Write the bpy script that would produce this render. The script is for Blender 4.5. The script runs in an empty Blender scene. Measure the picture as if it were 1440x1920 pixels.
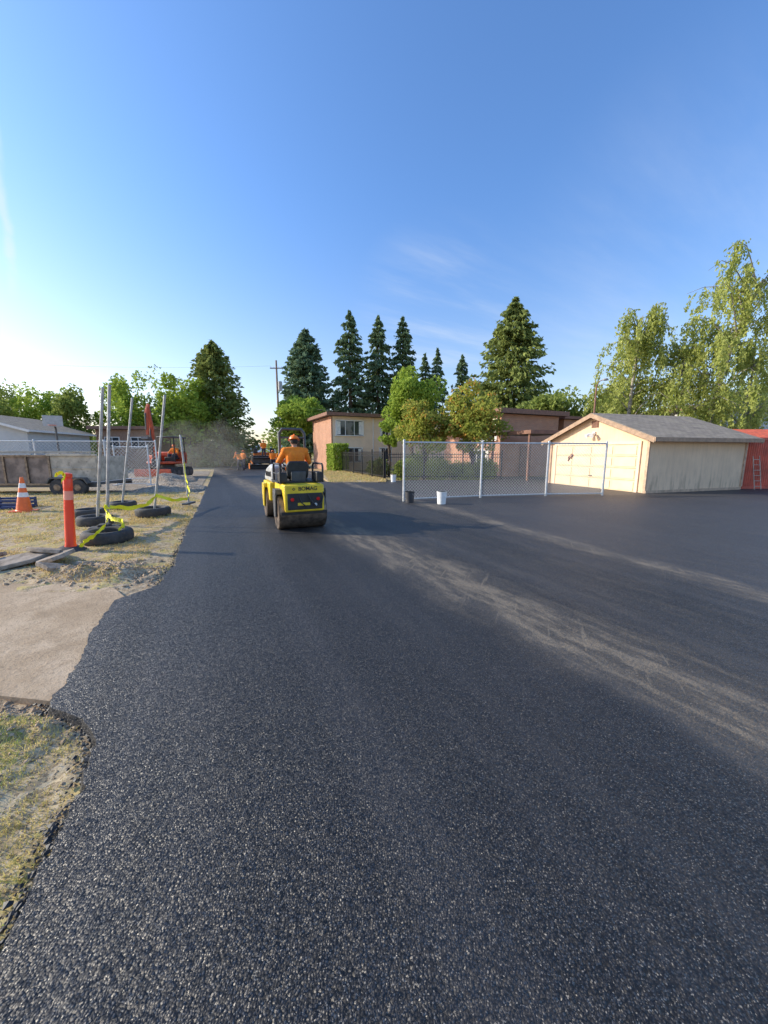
import bpy, bmesh, math, random
import numpy as np
from mathutils import Vector, Matrix, noise
random.seed(7); rng=np.random.default_rng(7)
scene=bpy.context.scene
COL=scene.collection
R=math.radians
def clamp(a,b,c): return max(b,min(c,a))

# ---------------------------------------------------------------- node helpers
class G:
    def __init__(s,nt): s.nt=nt
    def n(s,t,**kw):
        nd=s.nt.nodes.new(t)
        for k,v in kw.items(): setattr(nd,k,v)
        return nd
    def put(s,inp,v):
        if isinstance(v,bpy.types.NodeSocket): s.nt.links.new(v,inp)
        elif v is not None: inp.default_value=v
    def m(s,op,a,b=None,c=None,cl=False):
        nd=s.n('ShaderNodeMath',operation=op); nd.use_clamp=cl
        for i,v in enumerate((a,b,c)):
            if v is not None: s.put(nd.inputs[i],v)
        return nd.outputs[0]
    def vm(s,op,a,b=None,sc=None):
        nd=s.n('ShaderNodeVectorMath',operation=op); s.put(nd.inputs[0],a)
        if b is not None: s.put(nd.inputs[1],b)
        if sc is not None: s.put(nd.inputs['Scale'],sc)
        return nd.outputs[0]
    def mix(s,f,a,b,mode='MIX'):
        nd=s.n('ShaderNodeMix',data_type='RGBA',blend_type=mode)
        s.put(nd.inputs[0],f)
        s.put(nd.inputs[6],a if isinstance(a,bpy.types.NodeSocket) else (*a,1))
        s.put(nd.inputs[7],b if isinstance(b,bpy.types.NodeSocket) else (*b,1))
        return nd.outputs[2]
    def noise(s,vec,scale,detail=3,rough=.55):
        nd=s.n('ShaderNodeTexNoise'); s.put(nd.inputs['Vector'],vec)
        nd.inputs['Scale'].default_value=scale; nd.inputs['Detail'].default_value=detail
        nd.inputs['Roughness'].default_value=rough
        return nd.outputs[0]
    def vor(s,vec,scale,feat='F1'):
        nd=s.n('ShaderNodeTexVoronoi',feature=feat); s.put(nd.inputs['Vector'],vec)
        nd.inputs['Scale'].default_value=scale
        return nd
    def ramp(s,f,stops):
        nd=s.n('ShaderNodeMapRange',interpolation_type='SMOOTHSTEP')
        s.put(nd.inputs[0],f); nd.inputs[1].default_value=stops[0]; nd.inputs[2].default_value=stops[1]
        nd.inputs[3].default_value=stops[2] if len(stops)>2 else 0; nd.inputs[4].default_value=stops[3] if len(stops)>3 else 1
        return nd.outputs[0]
    def mapv(s,vec,scale=(1,1,1),rot=(0,0,0),loc=(0,0,0)):
        nd=s.n('ShaderNodeMapping'); s.put(nd.inputs[0],vec)
        nd.inputs['Scale'].default_value=scale; nd.inputs['Rotation'].default_value=rot; nd.inputs['Location'].default_value=loc
        return nd.outputs[0]
    def bump(s,h,strength,dist=.01):
        nd=s.n('ShaderNodeBump'); s.put(nd.inputs['Height'],h)
        nd.inputs['Strength'].default_value=strength; nd.inputs['Distance'].default_value=dist
        return nd.outputs[0]
def newmat(name):
    m=bpy.data.materials.new(name); m.use_nodes=True
    nt=m.node_tree; b=nt.nodes['Principled BSDF']
    g=G(nt); tc=g.n('ShaderNodeTexCoord')
    return m,g,b,tc.outputs['Object']
def M(name,col,rough=.6,metal=0,var=.18,scale=6,col2=None,bump=0,bscale=60,spec=.5,coat=0,dirt=0):
    m,g,b,o=newmat(name)
    c2=col2 or tuple(min(1,c*(1+var)) for c in col)
    c1=tuple(c*(1-var) for c in col)
    f=g.noise(o,scale,3)
    c=g.mix(g.ramp(f,(.32,.68)),c1,c2)
    if dirt:
        d=g.noise(o,scale*2.3,4,.7)
        c=g.mix(g.m('MULTIPLY',g.ramp(d,(.5,.75)),dirt),c,(.16,.13,.10))
    g.put(b.inputs['Base Color'],c)
    g.put(b.inputs['Roughness'],g.m('MULTIPLY_ADD',f,.25,rough-.12,cl=True))
    b.inputs['Metallic'].default_value=metal
    b.inputs['Specular IOR Level'].default_value=spec
    if coat: b.inputs['Coat Weight'].default_value=coat
    if bump: g.put(b.inputs['Normal'],g.bump(g.noise(o,bscale,2),bump))
    return m
def leafmat(name,dark,light,tr=.3,alt=None,altf=.0):
    m,g,b,o=newmat(name)
    geo=g.n('ShaderNodeNewGeometry')
    rnd=geo.outputs['Random Per Island']
    n1=g.noise(o,.9,1)
    f=g.m('ADD',g.m('MULTIPLY',rnd,.55),g.m('MULTIPLY',g.ramp(n1,(.3,.7)),.45))
    c=g.mix(f,dark,light)
    if alt:
        r2=g.m('FRACT',g.m('MULTIPLY',rnd,17.31))
        c=g.mix(g.m('MULTIPLY',g.m('LESS_THAN',r2,altf),g.ramp(n1,(.4,.6))),c,alt)
    d=g.n('ShaderNodeBsdfDiffuse'); g.put(d.inputs[0],c)
    t=g.n('ShaderNodeBsdfTranslucent'); g.put(t.inputs[0],g.mix(.5,c,light))
    mx=g.n('ShaderNodeMixShader'); mx.inputs[0].default_value=tr
    out=g.nt.nodes['Material Output']; g.nt.nodes.remove(b)
    g.nt.links.new(d.outputs[0],mx.inputs[1]); g.nt.links.new(t.outputs[0],mx.inputs[2]); g.nt.links.new(mx.outputs[0],out.inputs[0])
    return m

# ---------------------------------------------------------------- mesh helpers
def finish(me,name,mat,parent=None,smooth=True,bevel=0,ang=35):
    if mat is not None:
        me.materials.append(mat)
    ob=bpy.data.objects.new(name,me); COL.objects.link(ob)
    if parent is not None: ob.parent=parent
    if smooth:
        me.polygons.foreach_set('use_smooth',[True]*len(me.polygons))
        me.set_sharp_from_angle(angle=R(ang))
    if bevel:
        md=ob.modifiers.new('bevel','BEVEL'); md.width=bevel; md.segments=2; md.limit_method='ANGLE'; md.angle_limit=R(40)
    return ob
class MB:
    def __init__(s): s.v=[]; s.f=[]
    def add(s,vs,fs):
        o=len(s.v); s.v+= [tuple(v) for v in vs]; s.f+=[tuple(i+o for i in f) for f in fs]; return s
    def box(s,c,d,rot=None):
        x,y,z=[k/2 for k in d]
        vs=[Vector(p) for p in [(-x,-y,-z),(x,-y,-z),(x,y,-z),(-x,y,-z),(-x,-y,z),(x,-y,z),(x,y,z),(-x,y,z)]]
        if rot is not None: vs=[rot@v for v in vs]
        vs=[v+Vector(c) for v in vs]
        return s.add(vs,[(0,3,2,1),(4,5,6,7),(0,1,5,4),(1,2,6,5),(2,3,7,6),(3,0,4,7)])
    def prism(s,pts,vec):
        n=len(pts); vec=Vector(vec); a=[Vector(p) for p in pts]; b=[p+vec for p in a]
        nr=Vector((0,0,0))
        for i in range(n):
            nr+= (a[i]-a[0]).cross(a[(i+1)%n]-a[0])
        fs=[tuple(range(n))[::-1],tuple(range(n,2*n))]+[(i,(i+1)%n,(i+1)%n+n,i+n) for i in range(n)]
        if nr.dot(vec)<0: fs=[f[::-1] for f in fs]
        return s.add(a+b,fs)
    def tube(s,pts,rad,n=10,caps=True):
        pts=[Vector(p) for p in pts]
        if not hasattr(rad,'__len__'): rad=[rad]*len(pts)
        vs=[];fs=[]
        t0=(pts[1]-pts[0]).normalized()
        u=t0.orthogonal().normalized()
        for i,p in enumerate(pts):
            if i==0: t=t0
            elif i==len(pts)-1: t=(pts[i]-pts[i-1]).normalized()
            else: t=((pts[i+1]-pts[i]).normalized()+(pts[i]-pts[i-1]).normalized())
            if t.length<1e-6: t=t0
            t=t.normalized()
            u=(u-t*u.dot(t))
            if u.length<1e-5: u=t.orthogonal()
            u.normalize(); w=t.cross(u)
            for k in range(n):
                a=2*math.pi*k/n
                vs.append(p+(u*math.cos(a)+w*math.sin(a))*rad[i])
        for i in range(len(pts)-1):
            for k in range(n):
                a=i*n+k;b=i*n+(k+1)%n
                fs.append((a,b,b+n,a+n))
        if caps:
            fs.append(tuple(range(n))[::-1]); fs.append(tuple((len(pts)-1)*n+k for k in range(n)))
        return s.add(vs,fs)
    def cyl(s,a,b,r1,r2=None,n=20): return s.tube([a,b],[r1,r1 if r2 is None else r2],n)
    def ell(s,c,r,n=14,m=9,rot=None,half=False):
        vs=[];fs=[];c=Vector(c)
        top=math.pi/2; bot=0 if half else -math.pi/2
        for j in range(m+1):
            ph=bot+(top-bot)*j/m
            for k in range(n):
                a=2*math.pi*k/n
                v=Vector((r[0]*math.cos(ph)*math.cos(a),r[1]*math.cos(ph)*math.sin(a),r[2]*math.sin(ph)))
                if rot is not None: v=rot@v
                vs.append(c+v)
        for j in range(m):
            for k in range(n):
                fs.append((j*n+k,j*n+(k+1)%n,(j+1)*n+(k+1)%n,(j+1)*n+k))
        fs.append(tuple(range(n))[::-1])
        return s.add(vs,fs)
    def cap(s,a,ra,b,rb,n=12):   # tapered capsule
        a=Vector(a);b=Vector(b);d=(b-a)
        if d.length<1e-4: return s.ell(a,(ra,ra,ra))
        t=d.normalized(); pts=[];rad=[]
        for k in range(4,0,-1):
            an=math.pi/2*k/4; pts.append(a-t*ra*math.sin(an)*.999); rad.append(max(.0008,ra*math.cos(an)))
        pts.append(a);rad.append(ra);pts.append(b);rad.append(rb)
        for k in range(1,5):
            an=math.pi/2*k/4; pts.append(b+t*rb*math.sin(an)); rad.append(max(.0008,rb*math.cos(an)))
        return s.tube(pts,rad,n)
    def mesh(s,name):
        me=bpy.data.meshes.new(name); me.from_pydata(s.v,[],s.f); me.update(); return me
    def obj(s,name,mat,parent=None,bevel=0,smooth=True,ang=35):
        return finish(s.mesh(name),name,mat,parent,smooth,bevel,ang)
def thing(name,label,cat,loc=(0,0,0),rz=0,group=None):
    e=bpy.data.objects.new(name,None); e.empty_display_size=.3; COL.objects.link(e)
    e.location=loc; e.rotation_euler=(0,0,rz); tag(e,label,cat,group); return e
def tag(o,label,cat,group=None):
    o['label']=label; o['category']=cat
    if group: o['group']=group
def rotx(a): return Matrix.Rotation(a,3,'X')
def text_mesh(body,size,name,mat,parent,mtx,ext=.003,bold=0):
    cu=bpy.data.curves.new(name,'FONT'); cu.body=body; cu.size=size; cu.extrude=ext; cu.align_x='CENTER'; cu.align_y='CENTER'; cu.offset=bold
    t=bpy.data.objects.new(name,cu); COL.objects.link(t)
    bpy.context.view_layer.update()
    me=bpy.data.meshes.new_from_object(t.evaluated_get(bpy.context.evaluated_depsgraph_get()))
    bpy.data.objects.remove(t); me.transform(mtx); me.materials.clear()
    return finish(me,name,mat,parent,False)

# ---------------------------------------------------------------- materials
m_yellow=M('yellow_paint',(.88,.62,.03),.42,var=.1,dirt=.25,coat=.1)
m_black=M('black_plastic',(.03,.029,.028),.55,var=.3)
m_dgrey=M('dark_grey_paint',(.09,.09,.09),.5,var=.2,dirt=.3)
m_hood=M('pale_grey_paint',(.46,.46,.44),.45,var=.1,dirt=.3)
m_steel=M('worn_steel',(.24,.185,.14),.42,metal=.7,var=.35,dirt=.5,scale=9)
m_galv=M('galvanised_steel',(.66,.66,.64),.5,metal=.3,var=.12,scale=14)
m_pole=M('weathered_galvanised_pole',(.42,.42,.41),.5,metal=.35,var=.2,scale=8,dirt=.3)
m_rubber=M('tyre_rubber',(.055,.052,.05),.8,var=.3,dirt=.5,bump=.3)
m_orange=M('orange_cone_plastic',(.95,.17,.03),.45,var=.1,dirt=.2)
m_redor=M('red_orange_plastic',(1.0,.07,.025),.4,var=.04)
m_white=M('white_reflective',(.82,.80,.78),.45,var=.06,dirt=.15)
m_pinkband=M('faded_reflective_band',(.95,.36,.25),.4,var=.08)
m_bucketw=M('white_bucket_plastic',(.85,.84,.80),.45,var=.06,dirt=.3)
m_excor=M('excavator_orange_paint',(.62,.10,.035),.5,var=.2,dirt=.4)
m_pvor=M('paver_orange_paint',(.70,.19,.03),.5,var=.2,dirt=.5)
m_hivis=M('orange_shirt_cloth',(1.0,.25,.02),.85,var=.10,scale=12,bump=.25,bscale=30)
m_hat=M('orange_hard_hat',(1.0,.23,.02),.35,var=.04)
m_jeans=M('dark_work_trousers',(.06,.06,.075),.9,var=.2,scale=14)
m_boot=M('brown_boots',(.05,.035,.025),.75)
m_skin=M('skin',(.48,.27,.18),.6,var=.07,spec=.3)
m_hair=M('dark_hair',(.03,.02,.015),.8)
m_eye=M('eye_dark',(.03,.02,.02),.3)
m_beige=M('beige_painted_siding',(.88,.66,.46),.8,var=.06,scale=1.2,bump=.15,dirt=.1)
m_fascia=M('brown_fascia',(.25,.125,.08),.7,var=.2)
m_frame=M('white_window_frame',(.85,.80,.74),.5,var=.05)
m_curtain=M('white_curtain',(.82,.78,.70),.9,var=.12,scale=5)
m_roofc=M('tar_roof',(.20,.18,.16),.9)
m_greywall=M('grey_stucco',(.58,.57,.55),.85,var=.06,scale=1)
m_wood=M('weathered_pole_wood',(.30,.22,.16),.9,var=.25,scale=12,bump=.4)
m_bark=M('bark',(.14,.10,.07),.9,var=.35,scale=9)
m_birch=M('birch_bark',(.30,.26,.21),.85,var=.4,scale=8)
m_red=M('red_corrugated_steel',(.60,.11,.06),.55,var=.2,scale=2,dirt=.25)
m_tape=M('yellow_caution_tape',(.95,.92,.03),.4,var=.05)
m_blue=M('blue_plastic',(.03,.055,.15),.5,dirt=.4)
m_cream=M('cream_panel',(.52,.45,.35),.7,var=.2,scale=3,dirt=.7)
m_trailer=M('weathered_plywood',(.28,.21,.165),.85,var=.35,scale=3,dirt=.4,bump=.4,bscale=20)
m_iron=M('black_iron',(.022,.02,.02),.5)
m_lens=M('red_lamp_lens',(.8,.01,.01),.2)
m_clear=M('clear_lamp_lens',(.7,.7,.65),.15)
m_wire=M('overhead_wire',(.08,.08,.08),.6)
m_gdoor=M('garage_door_paint',(.82,.60,.37),.7,var=.06,scale=2,dirt=.06)
m_gdoor2=M('garage_door_moulding',(.86,.64,.41),.7,var=.05,scale=2)
m_bucketd=M('dark_bucket_plastic',(.05,.05,.055),.6,dirt=.4)
def m_glass_():
    m,g,b,o=newmat('window_glass'); b.inputs['Base Color'].default_value=(.04,.05,.06,1); b.inputs['Roughness'].default_value=.06
    b.inputs['Specular IOR Level'].default_value=.6
    g.put(b.inputs['Normal'],g.bump(g.noise(o,1.5,1),.04)); return m
m_glass=m_glass_()
def brickmat(name,c1,c2,mort,w=.24,h=.075,ms=.012,rough=.85,bumpf=.4):
    m,g,b,o=newmat(name)
    sp=g.n('ShaderNodeSeparateXYZ'); g.put(sp.inputs[0],o)
    cb=g.n('ShaderNodeCombineXYZ'); g.put(cb.inputs[0],g.m('ADD',sp.outputs[0],sp.outputs[1])); g.put(cb.inputs[1],sp.outputs[2])
    br=g.n('ShaderNodeTexBrick'); g.put(br.inputs['Vector'],cb.outputs[0])
    br.inputs['Scale'].default_value=1; br.inputs['Brick Width'].default_value=w; br.inputs['Row Height'].default_value=h; br.inputs['Mortar Size'].default_value=ms
    br.inputs['Color1'].default_value=(*c1,1); br.inputs['Color2'].default_value=(*c2,1); br.inputs['Mortar'].default_value=(*mort,1)
    c=g.mix(g.m('MULTIPLY',g.ramp(g.noise(o,1.1,3),(.35,.7)),.35),br.outputs[0],tuple(k*.5 for k in c1))
    g.put(b.inputs['Base Color'],c); b.inputs['Roughness'].default_value=rough
    g.put(b.inputs['Normal'],g.bump(g.m('SUBTRACT',1,br.outputs[1]),bumpf)); return m
m_brick=brickmat('red_brick',(.62,.28,.15),(.50,.21,.12),(.46,.35,.26))
def shingle():
    m,g,b,o=newmat('grey_shingles')
    br=g.n('ShaderNodeTexBrick'); g.put(br.inputs['Vector'],o)
    br.inputs['Scale'].default_value=1; br.inputs['Brick Width'].default_value=.3; br.inputs['Row Height'].default_value=.14; br.inputs['Mortar Size'].default_value=.008
    br.inputs['Color1'].default_value=(.44,.35,.26,1); br.inputs['Color2'].default_value=(.31,.25,.19,1); br.inputs['Mortar'].default_value=(.14,.11,.085,1)
    c=g.mix(g.m('MULTIPLY',g.ramp(g.noise(o,2.2,4),(.4,.7)),.4),br.outputs[0],(.46,.37,.25))
    g.put(b.inputs['Base Color'],c); b.inputs['Roughness'].default_value=.95; b.inputs['Specular IOR Level'].default_value=.1
    g.put(b.inputs['Normal'],g.bump(g.m('SUBTRACT',1,br.outputs[1]),.5)); return m
m_shingle=shingle()
def siding(name,col,pitch=.2,stain=.5):
    m,g,b,o=newmat(name)
    sp=g.n('ShaderNodeSeparateXYZ'); g.put(sp.inputs[0],o)
    fr=g.m('FRACT',g.m('DIVIDE',g.m('ADD',sp.outputs[0],sp.outputs[1]),pitch))
    gr=g.m('LESS_THAN',fr,.06)
    st=g.noise(g.mapv(o,(3,3,.5)),2.2,5,.65)
    low=g.ramp(sp.outputs[2],(0,1.2,1,0))
    c=g.mix(g.ramp(g.noise(o,1.3,3),(.3,.7)),tuple(k*.9 for k in col),col)
    c=g.mix(g.m('MULTIPLY',g.m('MULTIPLY',g.ramp(st,(.42,.72)),g.m('ADD',.25,low)),stain),c,(.36,.26,.18))
    c=g.mix(g.m('MULTIPLY',gr,.22),c,tuple(k*.4 for k in col))
    g.put(b.inputs['Base Color'],c); b.inputs['Roughness'].default_value=.85; b.inputs['Specular IOR Level'].default_value=.1
    return m
m_t111=siding('vertical_groove_siding',(.88,.64,.42),.2,.6)

# ---------------------------------------------------------------- asphalt
EDGE=[(-1.0,-4),(-1.15,.4),(-1.20,.92),(-1.30,1.14),(-1.345,1.297),(-1.416,1.49),(-1.594,1.82),(-1.785,1.967),(-2.057,2.06),(-2.195,2.36),(-2.525,2.97),(-2.862,3.73),(-2.67,4.21),(-3.03,5.2),(-4.09,7.51),(-5.13,10.05),(-7.3,15.05),(-12.0,26),(-20.7,45.7),(-44.5,98)]
EY=[e[1] for e in EDGE]; EX=[e[0] for e in EDGE]
def edge_x(y): return float(np.interp(y,EY,EX))
def edge_n(y):
    return .045*noise.noise((y*2.1,3,1))+.034*noise.noise((y*9,0,5))+.022*noise.noise((y*31,0,9))
def asphalt_mat():
    m,g,b,o=newmat('fresh_asphalt')
    sp=g.n('ShaderNodeSeparateXYZ'); g.put(sp.inputs[0],o); X,Y=sp.outputs[0],sp.outputs[1]
    v1=g.vor(o,125); v2=g.vor(o,290)
    cs=g.n('ShaderNodeSeparateColor'); g.put(cs.inputs[0],v1.outputs['Color'])
    cs2=g.n('ShaderNodeSeparateColor'); g.put(cs2.inputs[0],v2.outputs['Color'])
    stone=g.m('POWER',cs.outputs[0],4.0)
    base=g.mix(stone,(.026,.0245,.025),(.115,.107,.103))
    base=g.mix(g.ramp(v1.outputs['Distance'],(.36,.66)),base,(.006,.006,.0065))
    base=g.mix(g.m('MULTIPLY',g.m('GREATER_THAN',cs2.outputs[1],.945),.8),base,(.26,.235,.20))
    base=g.mix(g.m('MULTIPLY',g.m('LESS_THAN',cs2.outputs[2],.28),.75),base,(.006,.006,.0065))
    big=g.noise(o,.45,2,.6)
    base=g.mix(g.m('MULTIPLY',g.ramp(big,(.35,.75)),.22),base,(.068,.064,.064))
    lanes=g.noise(g.mapv(g.mapv(o,(1,1,1),(0,0,R(-25))),(2.4,.05,1)),1.0,2)
    base=g.mix(g.m('MULTIPLY',g.ramp(lanes,(.42,.7)),.28),base,(.072,.068,.068))
    wob=g.m('MULTIPLY',g.m('SUBTRACT',g.noise(o,.8,3),.5),.8)
    def lin(nx,ny): return g.m('ADD',g.m('MULTIPLY',X,nx),g.m('MULTIPLY',Y,ny))
    L1=lin(.875,.484); L2=lin(.926,.378)
    def line(L,c,w): return g.ramp(g.m('ABSOLUTE',g.m('ADD',g.m('SUBTRACT',L,c),wob)),(0,w,1,0))
    s1=g.noise(g.mapv(g.mapv(o,(1,1,1),(0,0,R(-29))),(4.2,.9,1)),1.6,6,.70)
    s2=g.noise(g.mapv(g.mapv(o,(1,1,1),(0,0,R(22))),(11,.6,1)),1.6,3,.7)
    st=g.m('MAXIMUM',g.ramp(s1,(.42,.66)),g.m('MULTIPLY',g.ramp(s2,(.58,.70)),.8))
    l1=line(L1,2.84,.72); l2=line(L2,5.35,.42)
    wide=g.ramp(L1,(2.4,3.4)); far=g.ramp(L2,(5.0,5.7))
    dust=g.m('MULTIPLY',g.m('MAXIMUM',l1,g.m('MULTIPLY',l2,.8)),g.m('ADD',.34,st))
    dust=g.m('ADD',dust,g.m('MULTIPLY',g.m('MULTIPLY',wide,g.m('ADD',st,.3)),.15))
    grain=g.m('ADD',.45,g.m('MULTIPLY',cs2.outputs[0],.9))
    dust=g.m('MULTIPLY',dust,grain,cl=True)
    base=g.mix(g.m('MULTIPLY',far,.4),base,(.072,.067,.066))
    col=g.mix(g.m('MULTIPLY',dust,.62),base,(.33,.26,.18))
    g.put(b.inputs['Base Color'],col)
    g.put(b.inputs['Roughness'],g.m('ADD',g.m('MULTIPLY_ADD',cs.outputs[1],.30,.38),g.m('MULTIPLY',dust,.3)))
    b.inputs['Specular IOR Level'].default_value=.48
    b.inputs['Specular Tint'].default_value=(1,.97,.93,1)
    geo=g.n('ShaderNodeNewGeometry')
    t1=g.vm('MULTIPLY',g.vm('SUBTRACT',v1.outputs['Color'],(.5,.5,.5)),(.70,.70,0))
    t2=g.vm('MULTIPLY',g.vm('SUBTRACT',v2.outputs['Color'],(.5,.5,.5)),(.5,.5,0))
    nr=g.vm('NORMALIZE',g.vm('ADD',geo.outputs['Normal'],g.vm('ADD',t1,t2)))
    bp=g.n('ShaderNodeBump'); g.put(bp.inputs['Height'],g.m('SUBTRACT',1,v1.outputs['Distance'])); bp.inputs['Strength'].default_value=.5; bp.inputs['Distance'].default_value=.006
    g.put(bp.inputs['Normal'],nr)
    g.put(b.inputs['Normal'],bp.outputs[0]); return m
m_asph=asphalt_mat()
m_crumb=M('asphalt_crumb',(.035,.032,.03),.6,var=.5,scale=60)
def build_asphalt():
    ys=list(np.arange(-4,8,.018))+list(np.arange(8,16,.08))+list(np.arange(16,98,1.0))+[98]
    left=[(edge_x(y)+edge_n(y),y) for y in ys]
    right=[(-38,100),(-16.4,49.9),(-8.2,34.5),(-5.09,29.3),(-4.2,24),(-3.3,20.1),(-2.6,19.3),(-.27,19.15),(.6,20.6),(3,21),(5.5,20.9),(7.2,23.9),(9.2,24.2),(12,21.5),(30,25),(40,20),(40,-4)]
    poly=left+right
    mb=MB(); n=len(poly)
    top=[(x,y,0) for x,y in poly]
    low=[]
    for i,(x,y) in enumerate(poly):
        px,py=poly[i-1]; qx,qy=poly[(i+1)%n]
        if i<len(left): qx,qy=(edge_x(y+.05),y+.05); px,py=(edge_x(y-.05),y-.05)
        tx,ty=qx-px,qy-py; L=math.hypot(tx,ty) or 1
        off=.03 if i<len(left) else .02
        low.append((x-ty/L*off,y+tx/L*off,-.10))
    vs=top+low
    fs=[tuple(range(n))]+[(i,(i+1)%n,(i+1)%n+n,i+n) for i in range(n)]
    mb.add(vs,fs)
    me=mb.mesh('road'); bm=bmesh.new(); bm.from_mesh(me)
    bmesh.ops.triangulate(bm,faces=[f for f in bm.faces if len(f.verts)>4])
    bmesh.ops.recalc_face_normals(bm,faces=bm.faces)
    bm.to_mesh(me); bm.free()
    up=[p for p in me.polygons if abs(p.normal.z)>.9]
    if up and up[0].normal.z<0: me.flip_normals()
    ob=finish(me,'road',m_asph,None,False); ob['kind']='structure'; return ob
build_asphalt()

# ---------------------------------------------------------------- ground
def ground_mat(name,green=.15):
    m,g,b,o=newmat(name)
    n1=g.noise(o,1.9,5,.7); n2=g.noise(o,16,4,.7); n3=g.noise(o,.5,3)
    c=g.mix(g.ramp(n2,(.35,.65)),(.38,.27,.17),(.64,.49,.31))
    c=g.mix(g.ramp(n1,(.50,.58)),c,g.mix(g.ramp(n2,(.4,.6)),(.58,.43,.20),(.46,.38,.15)))
    c=g.mix(g.m('MULTIPLY',g.ramp(n1,(.42,.34)),.6),c,(.26,.185,.12))
    c=g.mix(g.m('MULTIPLY',g.ramp(n3,(.45,.6)),green),c,g.mix(n2,(.17,.18,.05),(.34,.33,.10)))
    peb=g.vor(o,70); cs=g.n('ShaderNodeSeparateColor'); g.put(cs.inputs[0],peb.outputs['Color'])
    c=g.mix(g.m('MULTIPLY',g.m('GREATER_THAN',cs.outputs[0],.85),.5),c,(.52,.44,.34))
    c=g.mix(g.m('MULTIPLY',g.m('LESS_THAN',cs.outputs[1],.15),.6),c,(.15,.11,.075))
    g.put(b.inputs['Base Color'],c); b.inputs['Roughness'].default_value=.95
    b.inputs['Specular IOR Level'].default_value=.0
    g.put(b.inputs['Normal'],g.bump(n2,.6,.015)); return m
m_ground=ground_mat('dry_grass_ground')
mb=MB(); mb.add([(-2500,-50,-.095),(2500,-50,-.095),(2500,3000,-.095),(-2500,3000,-.095)],[(0,1,2,3)])
o=mb.obj('ground',m_ground,smooth=False); o['kind']='structure'
def sst(a,b,x):
    t=clamp((x-a)/(b-a),0,1); return t*t*(3-2*t)
def in_pad(x,y,mg=0): return x<edge_x(y)+.05 and 2.12+mg<y<4.2-mg+(.03*(-x-4) if x<-4 else 0) and not (y>3.8 and x>-3.0)
def verge_z(x,y):
    d=edge_x(y)-x
    z=-.062+.060*sst(.05,.7,d)*(.8+.4*noise.noise((x*.9,y*.9,0)))+.014*noise.noise((x*4,y*4,2))+.010*noise.noise((x*13,y*13,3))+.006*noise.noise((x*34,y*34,3))
    z+=.10*math.exp(-(((x+3.6)/.7)**2+((y-4.65)/.28)**2))*(1+1.3*noise.noise((x*5,y*5,7)))
    z+=.04*math.exp(-(((x+2.1)/.5)**2+((y-1.90)/.12)**2))*(1+1.6*noise.noise((x*9,y*9,7)))
    if d<0.02: z=min(z,-.06)
    if in_pad(x,y,.20): z=-.06
    elif in_pad(x,y,-.14): z=min(z,-.010+.04*noise.noise((x*4,y*4,12))+.012*noise.noise((x*17,y*17,2)))
    z-=.06*sst(0,1,1-min(1,min(x+16,15-y,y+.9)/.8)) if min(x+16,15-y,y+.9)<.8 else 0
    return z
def build_verge():
    xs=np.concatenate([np.arange(-16,-7,.12),np.arange(-7,-3.3,.04),np.arange(-3.3,-.8,.02)]); ys=np.concatenate([np.arange(-.9,.4,.06),np.arange(.4,2.4,.02),np.arange(2.4,6,.035),np.arange(6,15.01,.1)])
    vs=[];fs=[];nx=len(xs);ny=len(ys)
    for y in ys:
        ex=edge_x(y)
        for x in xs: vs.append((x,y,verge_z(x,y) if x<ex+.3 else -.07))
    for j in range(ny-1):
        for i in range(nx-1):
            if xs[i]>edge_x(ys[j])+.5 and xs[i]>edge_x(ys[j+1])+.5: continue
            a=j*nx+i; fs.append((a,a+1,a+nx+1,a+nx))
    mb=MB(); mb.add(vs,fs); o=mb.obj('verge_terrain',m_ground,ang=180); o['kind']='structure'
build_verge()
def conc_mat():
    m,g,b,o=newmat('dusty_concrete')
    n1=g.noise(o,1.2,5,.65); n2=g.noise(o,45,4,.7); n3=g.noise(o,4,5,.65)
    c=g.mix(g.ramp(n1,(.35,.65)),(.44,.32,.205),(.60,.455,.31))
    c=g.mix(g.m('MULTIPLY',g.ramp(n3,(.48,.68)),.55),c,(.36,.26,.165))
    c=g.mix(g.m('MULTIPLY',g.ramp(n2,(.5,.66)),.5),c,(.26,.19,.13))
    g.put(b.inputs['Base Color'],c); b.inputs['Roughness'].default_value=.95; b.inputs['Specular IOR Level'].default_value=.0
    g.put(b.inputs['Normal'],g.bump(g.m('ADD',n2,n3),.6,.015)); return m
mb=MB()
ys=np.arange(2.12,3.8,.06)
P=[(edge_x(y)+.05,y) for y in ys]+[(-2.85,3.86),(-3.15,4.12),(-3.8,4.22),(-4.6,4.28),(-6,4.34),(-9,4.45),(-9,2.2),(-5,2.2),(-3.4,2.16),(-2.6,2.2)]
mb.prism([(x,y,-.09) for x,y in P],(0,0,.076))
o=mb.obj('concrete_driveway_path',conc_mat(),smooth=False); o['kind']='structure'
mb=MB(); mb.prism([(-4.9,29.2,-.08),(-4.05,24,-.08),(-3.1,20.2,-.08),(-2.5,19.45,-.08),(-.35,19.3,-.08),(.1,20.6,-.08),(.2,21.8,-.08),(-3.4,31.5,-.08)],(0,0,.10))
o=mb.obj('grass_verge_ground',ground_mat('straw_verge',.1)); o['kind']='structure'
mb=MB(); vs=[];fs=[]
for i in range(121):
    x=-1800+30*i; h=34+14*noise.noise((x*.002,1,1))+6*noise.noise((x*.01,4,1))
    vs+=[(x,1500,-1),(x,1540,h)]
    if i: fs.append((2*i-2,2*i,2*i+1,2*i-1))
mb.add(vs,fs); o=mb.obj('distant_hills',M('haze_painted_hills',(.30,.38,.46),1,var=.1,scale=.01)); o['kind']='structure'  # bluish distance haze is painted into the hill colour

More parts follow.
